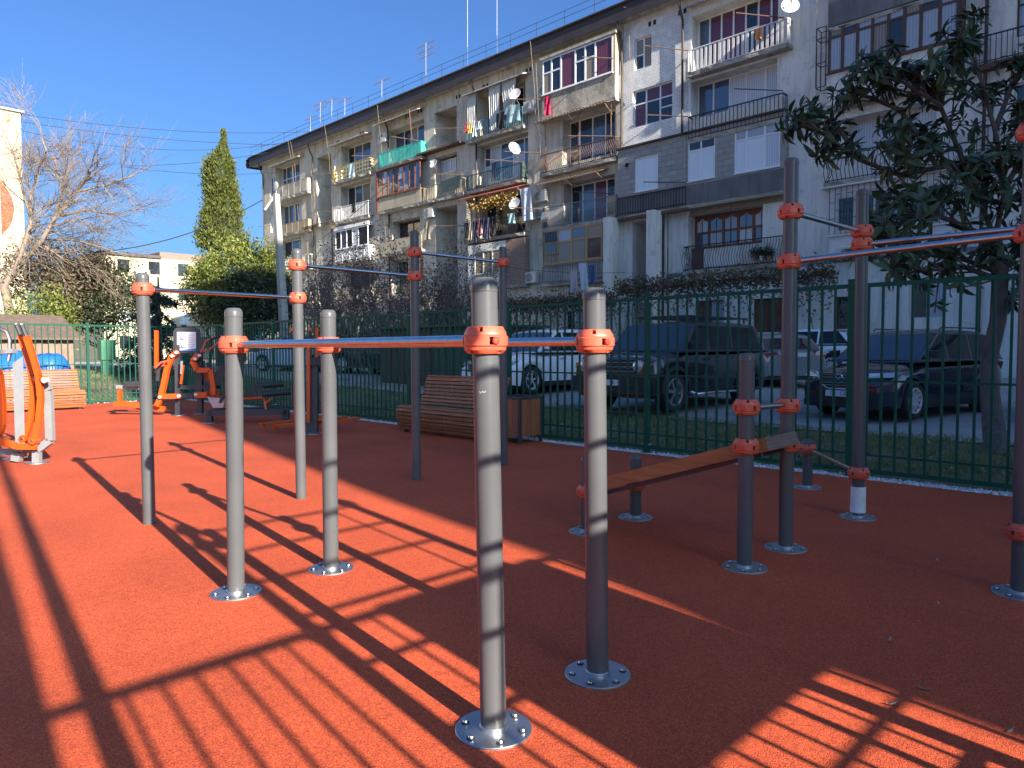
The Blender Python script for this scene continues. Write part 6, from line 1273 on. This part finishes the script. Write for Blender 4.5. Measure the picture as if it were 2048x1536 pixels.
# air conditioners
def ac(px, py, Y, lab, wdt=.8, hgt=.56, face='y'):
    c = at(px, py, Y); t = thing('air_conditioner', lab, 'air conditioner', tuple(c), 'air conditioner units'); x0, x1, z0, z1 = c.x-wdt/2, c.x+wdt/2, c.z-hgt/2, c.z+hgt/2
    MB().box((x0, Y, z0), (x1, Y+.3, z1)).build('casing', M['acwhite'], t); cx_, cz_ = x0+wdt*.40, c.z; g = MB().lathe([(hgt*.41, -.012), (hgt*.41, .01)], 24, (cx_, Y, cz_), 'y').build('fan_guard', M['acgrey'], t)
    for k in range(5): r = hgt*.38*(k+1)/5; MB().lathe([(r-.006, -.02), (r+.006, -.02), (r+.006, -.012), (r-.006, -.012)], 20, (cx_, Y, cz_), 'y', cap=False).build('guard_ring', M['acwhite'], g)
    for x in (x0+.12, x1-.12): MB().bar((x, Y, z0-.03), (x, WY-.005 if Y < WY else Y+.36, z0-.03), .03).build('bracket', M['acwhite'], t)
ac(763, 275, 27.96, 'air conditioner left of the turquoise balcony'); ac(1058, 212, 27.96, 'air conditioner below the closed white glazing at the top'); ac(1078, 392, 27.96, 'air conditioner below the patched wall left of the blue railing'); ac(1078, 425, 27.97, 'air conditioner hidden behind the hanging striped sheet'); ac(1086, 180, 27.98, 'dark fronted air conditioner under the white glazing corner', .6, .5)
ac(1292, 468, 29.62, 'air conditioner inside the recessed entrance'); ac(1597, 232, 27.96, 'air conditioner at the tip of the magnolia branch'); ac(1625, 556, 27.96, 'air conditioner on the ground floor wall right of the tall post', .9, .62); ac(856, 425, 27.96, 'air conditioner on the wall beside the dark recess'); ac(1060, 555, 27.96, 'air conditioner low on the wall left of the washing line'); ac(1695, 505, 27.8, 'white unit on the shelf below the barred window', .9, .4)
# satellite dishes
def dish(px, py, Y, r, lab, yaw=.0, pole=True):
    c = at(px, py, Y); t = thing('satellite_dish', lab, 'satellite dish', tuple(c), 'satellite dishes'); ax = Vector((math.sin(yaw), -math.cos(yaw), .35)).normalized(); q = ax.to_track_quat('Z', 'Y'); mb = MB().lathe([(0, 0), (r*.5, r*.07), (r, r*.25), (r, r*.25-.015), (r*.5, r*.07-.02), (0, -.02)], 24)
    mb.v = [tuple(q @ Vector(v)+c) for v in mb.v]; mb.build('reflector', M['acwhite'], t, 50); MB().tube([c-ax*.02, c+Vector((0, .15, -r*.9)), c+Vector((0, .3, -r*1.2))], .02, 6).build('arm', M['galv'], t, 50); MB().tube([c+Vector((0, 0, -r)), c+ax*r*.95], .012, 5).build('feed_arm', M['galv'], t); e = c+ax*r*.95; MB().box((e.x-.04, e.y-.04, e.z-.05), (e.x+.04, e.y+.04, e.z+.05)).build('receiver', M['acwhite'], t)
dish(1031, 190, 27.7, .34, 'satellite dish beside the white curtains', .2); dish(1030, 408, 27.6, .34, 'satellite dish under the red awning', .1); dish(1580, 14, 27.6, .34, 'satellite dish at the end of the white railing', .6); dish(868, 328, 27.8, .28, 'small satellite dish near the hanging tarpaulin', 0); dish(1028, 298, 27.6, .36, 'edge-on satellite dish on the dark green balcony', 1.3)
# laundry
def cloth(px0, px1, py0, py1, Y, col, lab, group='laundry on the balconies', skew=0, rough=.9, stripe=None):
    m_ = pm('cloth_'+lab.split()[0], col, tuple(min(1, c_*1.12) for c_ in col), 6, rough); a, b = at(px0, py0, Y), at(px1, py1, Y); n, k = 9, 6; V = []
    for j in range(k):
        for i in range(n):
            u, v = i/(n-1), j/(k-1); V.append((a.x+(b.x-a.x)*u+skew*v*(b.x-a.x), Y+.06*math.sin(u*11+v*2)*(.3+v), a.z+(b.z-a.z)*v+random.uniform(-.02, .02)))
    F_ = [(j*n+i, j*n+i+1, (j+1)*n+i+1, (j+1)*n+i) for j in range(k-1) for i in range(n-1)]; m2 = len(V); V2 = V+[(x, y+.012, z) for x, y, z in V]
    F_ += [tuple(m2+i for i in reversed(f)) for f in F_]
    solo('laundry_item', MB().add(V2, F_), m_, lab, 'laundry', group, 60)
cloth(1088, 1101, 196, 228, 27.6, (.62,.02,.09), 'pink trousers hanging below the closed white glazing'); cloth(930, 936, 246, 264, 27.6, (.5,.05,.04), 'red cloth at the left end of the blue railing'); cloth(937, 944, 245, 266, 27.6, (.66,.55,.1), 'yellow cloth at the left end of the blue railing'); cloth(945, 953, 243, 272, 27.6, (.62,.62,.6), 'white towel on the blue railing')
cloth(955, 962, 243, 258, 27.6, (.6,.62,.62), 'small white cloth beside the towel on the blue railing'); cloth(992, 1009, 228, 256, 27.6, (.02,.022,.028), 'black garment over the blue railing'); cloth(1012, 1040, 216, 240, 27.55, (.30,.45,.45), 'pale teal cloth over the blue railing'); cloth(1509, 1524, 58, 76, 27.6, (.62,.28,.10), 'orange patterned cloth on the white railing')
for k in range(7): cloth(928+k*9, 936+k*9, 446-k*2, 476-k*1.5+(k % 3)*5, 27.5, [(.02,.02,.03), (.35,.31,.22), (.03,.035,.07), (.18,.05,.07), (.022,.03,.075), (.10,.08,.12), (.015,.015,.02)][k], ['black trousers at the left of the dark laundry row', 'cream cloth in the dark laundry row', 'navy shirt in the dark laundry row', 'maroon cloth in the dark laundry row', 'blue trousers in the dark laundry row', 'grey violet shirt in the dark laundry row', 'black shirt at the right of the dark laundry row'][k])
cloth(1015, 1030, 428, 446, 27.45, (.36,.52,.50), 'mint cloth under the satellite dish'); cloth(1040, 1062, 378, 440, 27.6, (.44,.48,.54), 'long striped sheet hanging left of the blue railing', skew=.15); cloth(1139, 1155, 541, 586, 25.5, (.42,.37,.38), 'pinkish towel on the washing line', 'laundry on the courtyard line'); cloth(1157, 1173, 527, 580, 25.5, (.50,.54,.60), 'white sheet folded on the washing line', 'laundry on the courtyard line', .25); cloth(1177, 1190, 530, 567, 25.5, (.05,.09,.20), 'blue jeans on the washing line', 'laundry on the courtyard line')
cloth(848, 860, 445, 478, 27.5, (.30,.26,.16), 'tan cloth hung by the dark recess'); cloth(695, 709, 330, 353, 27.55, (.42,.56,.58), 'light blue towel on the mustard balcony'); cloth(703, 711, 408, 424, 27.5, (.02,.02,.022), 'black cloth on the white flat railing')
# autumn vine under the red awning and potted plants
c = at(985, 405, 27.6); n = 500; t = thing('autumn_vine', 'golden autumn vine under the red awning', 'vine', tuple(c)); P = np.array(c)+RNG.normal(0, 1, (n, 3))*np.array((.85, .12, .16)); P[:, 2] += (P[:, 0]-c.x)*.05
V, Fq = leaf_quads(P, rdir(n), RNG.uniform(.08, .17, n), RNG.uniform(.07, .13, n)); link('foliage', npmesh('foliage', V, Fq, M['l_autumn'], tuple(c)), t, kind='stuff'); MB().tube([tuple(c+Vector((-1.6, 0, -.1))), tuple(c+Vector((0, 0, .05))), tuple(c+Vector((1.6, 0, .1)))], .015, 5).build('stem', M['bark_dark'], t)
M['pot'] = pm('flower_pot', (.30,.14,.09), (.36,.18,.12), 6, .8)
for px, lab in ((1510, 'left flower pot on the ledge of the curved railing'), (1523, 'white flower pot between the two others on the curved railing ledge'), (1538, 'flower pot nearest the right end of the curved railing ledge')):
    c = at(px, 521, 27.75); t = thing('flower_pot', lab, 'flower pot', tuple(c), 'pots on the balcony ledge'); MB().lathe([(.06, 0), (.10, .16), (.11, .18), (.09, .18), (.085, .16)], 16, c).build('pot', M['pot' if px != 1523 else 'acwhite'], t, 40); n = 160; P = np.array(c)+np.array((0, 0, .32))+RNG.normal(0, 1, (n, 3))*np.array((.13, .1, .1)); V, Fq = leaf_quads(P, rdir(n), .12, .05); link('leaves', npmesh('leaves', V, Fq, M['l_dark'], tuple(c)), t, kind='stuff')
# scraps on the court
sc_ = MB()
for k in range(7):
    c = ray(955+k*4+random.uniform(-2, 2), 783+random.uniform(-3, 3)).normalized(); b_ = pB(1.19); a_ = TOCAM-.35+k*.075; z_ = 1.185+random.uniform(-.006, .006); r_ = PR+.0008
    sc_.add([(b_.x+r_*math.cos(a_+u)*1, b_.y+r_*math.sin(a_+u), z_+v) for u, v in ((0, 0), (.07, .003), (.075, .0055), (.0, .002))], [(0, 1, 2, 3)])
sc_.build('paint_scratch', M['acwhite'], pb)['kind'] = 'stuff'
M['scrap'] = pm('dry_scrap', (.30,.26,.2), (.4,.35,.28), 20, .9)
for (px, py), lab in (((1565, 1003), 'pale crumpled scrap in the middle of the shaded court'), ((1877, 1210), 'grey pebble on the shaded court near the right post'), ((1780, 1282), 'thin dry leaf left of the lit stripes'), ((1848, 1380), 'dry curled leaf right of the lit stripes'), ((1875, 1122), 'tiny twig below the fence gravel on the right'), ((2020, 1465), 'curled leaf at the lower right corner'), ((1785, 1410), 'small pale leaf above the lit stripe')):
    c = gnd(px, py); a = random.uniform(0, 3); L_ = .03; V = []
    for i in range(4):
        u = -1+2*i/3; V += [(c.x+math.cos(a)*L_*u-math.sin(a)*.006*(1-u*u+.1), c.y+math.sin(a)*L_*u+math.cos(a)*.006*(1-u*u+.1), .002+.009*u*u), (c.x+math.cos(a)*L_*u+math.sin(a)*.006*(1-u*u+.1), c.y+math.sin(a)*L_*u-math.cos(a)*.006*(1-u*u+.1), .004+.009*u*u)]
    V2 = V+[(x, y, z+.0025) for x, y, z in V]; F_ = [(2*i, 2*i+1, 2*i+3, 2*i+2) for i in range(3)]; F_ += [tuple(8+i for i in reversed(f)) for f in F_]; solo('dry_scrap', MB().add(V2, F_), M['scrap'], lab, 'litter', 'scraps on the court')
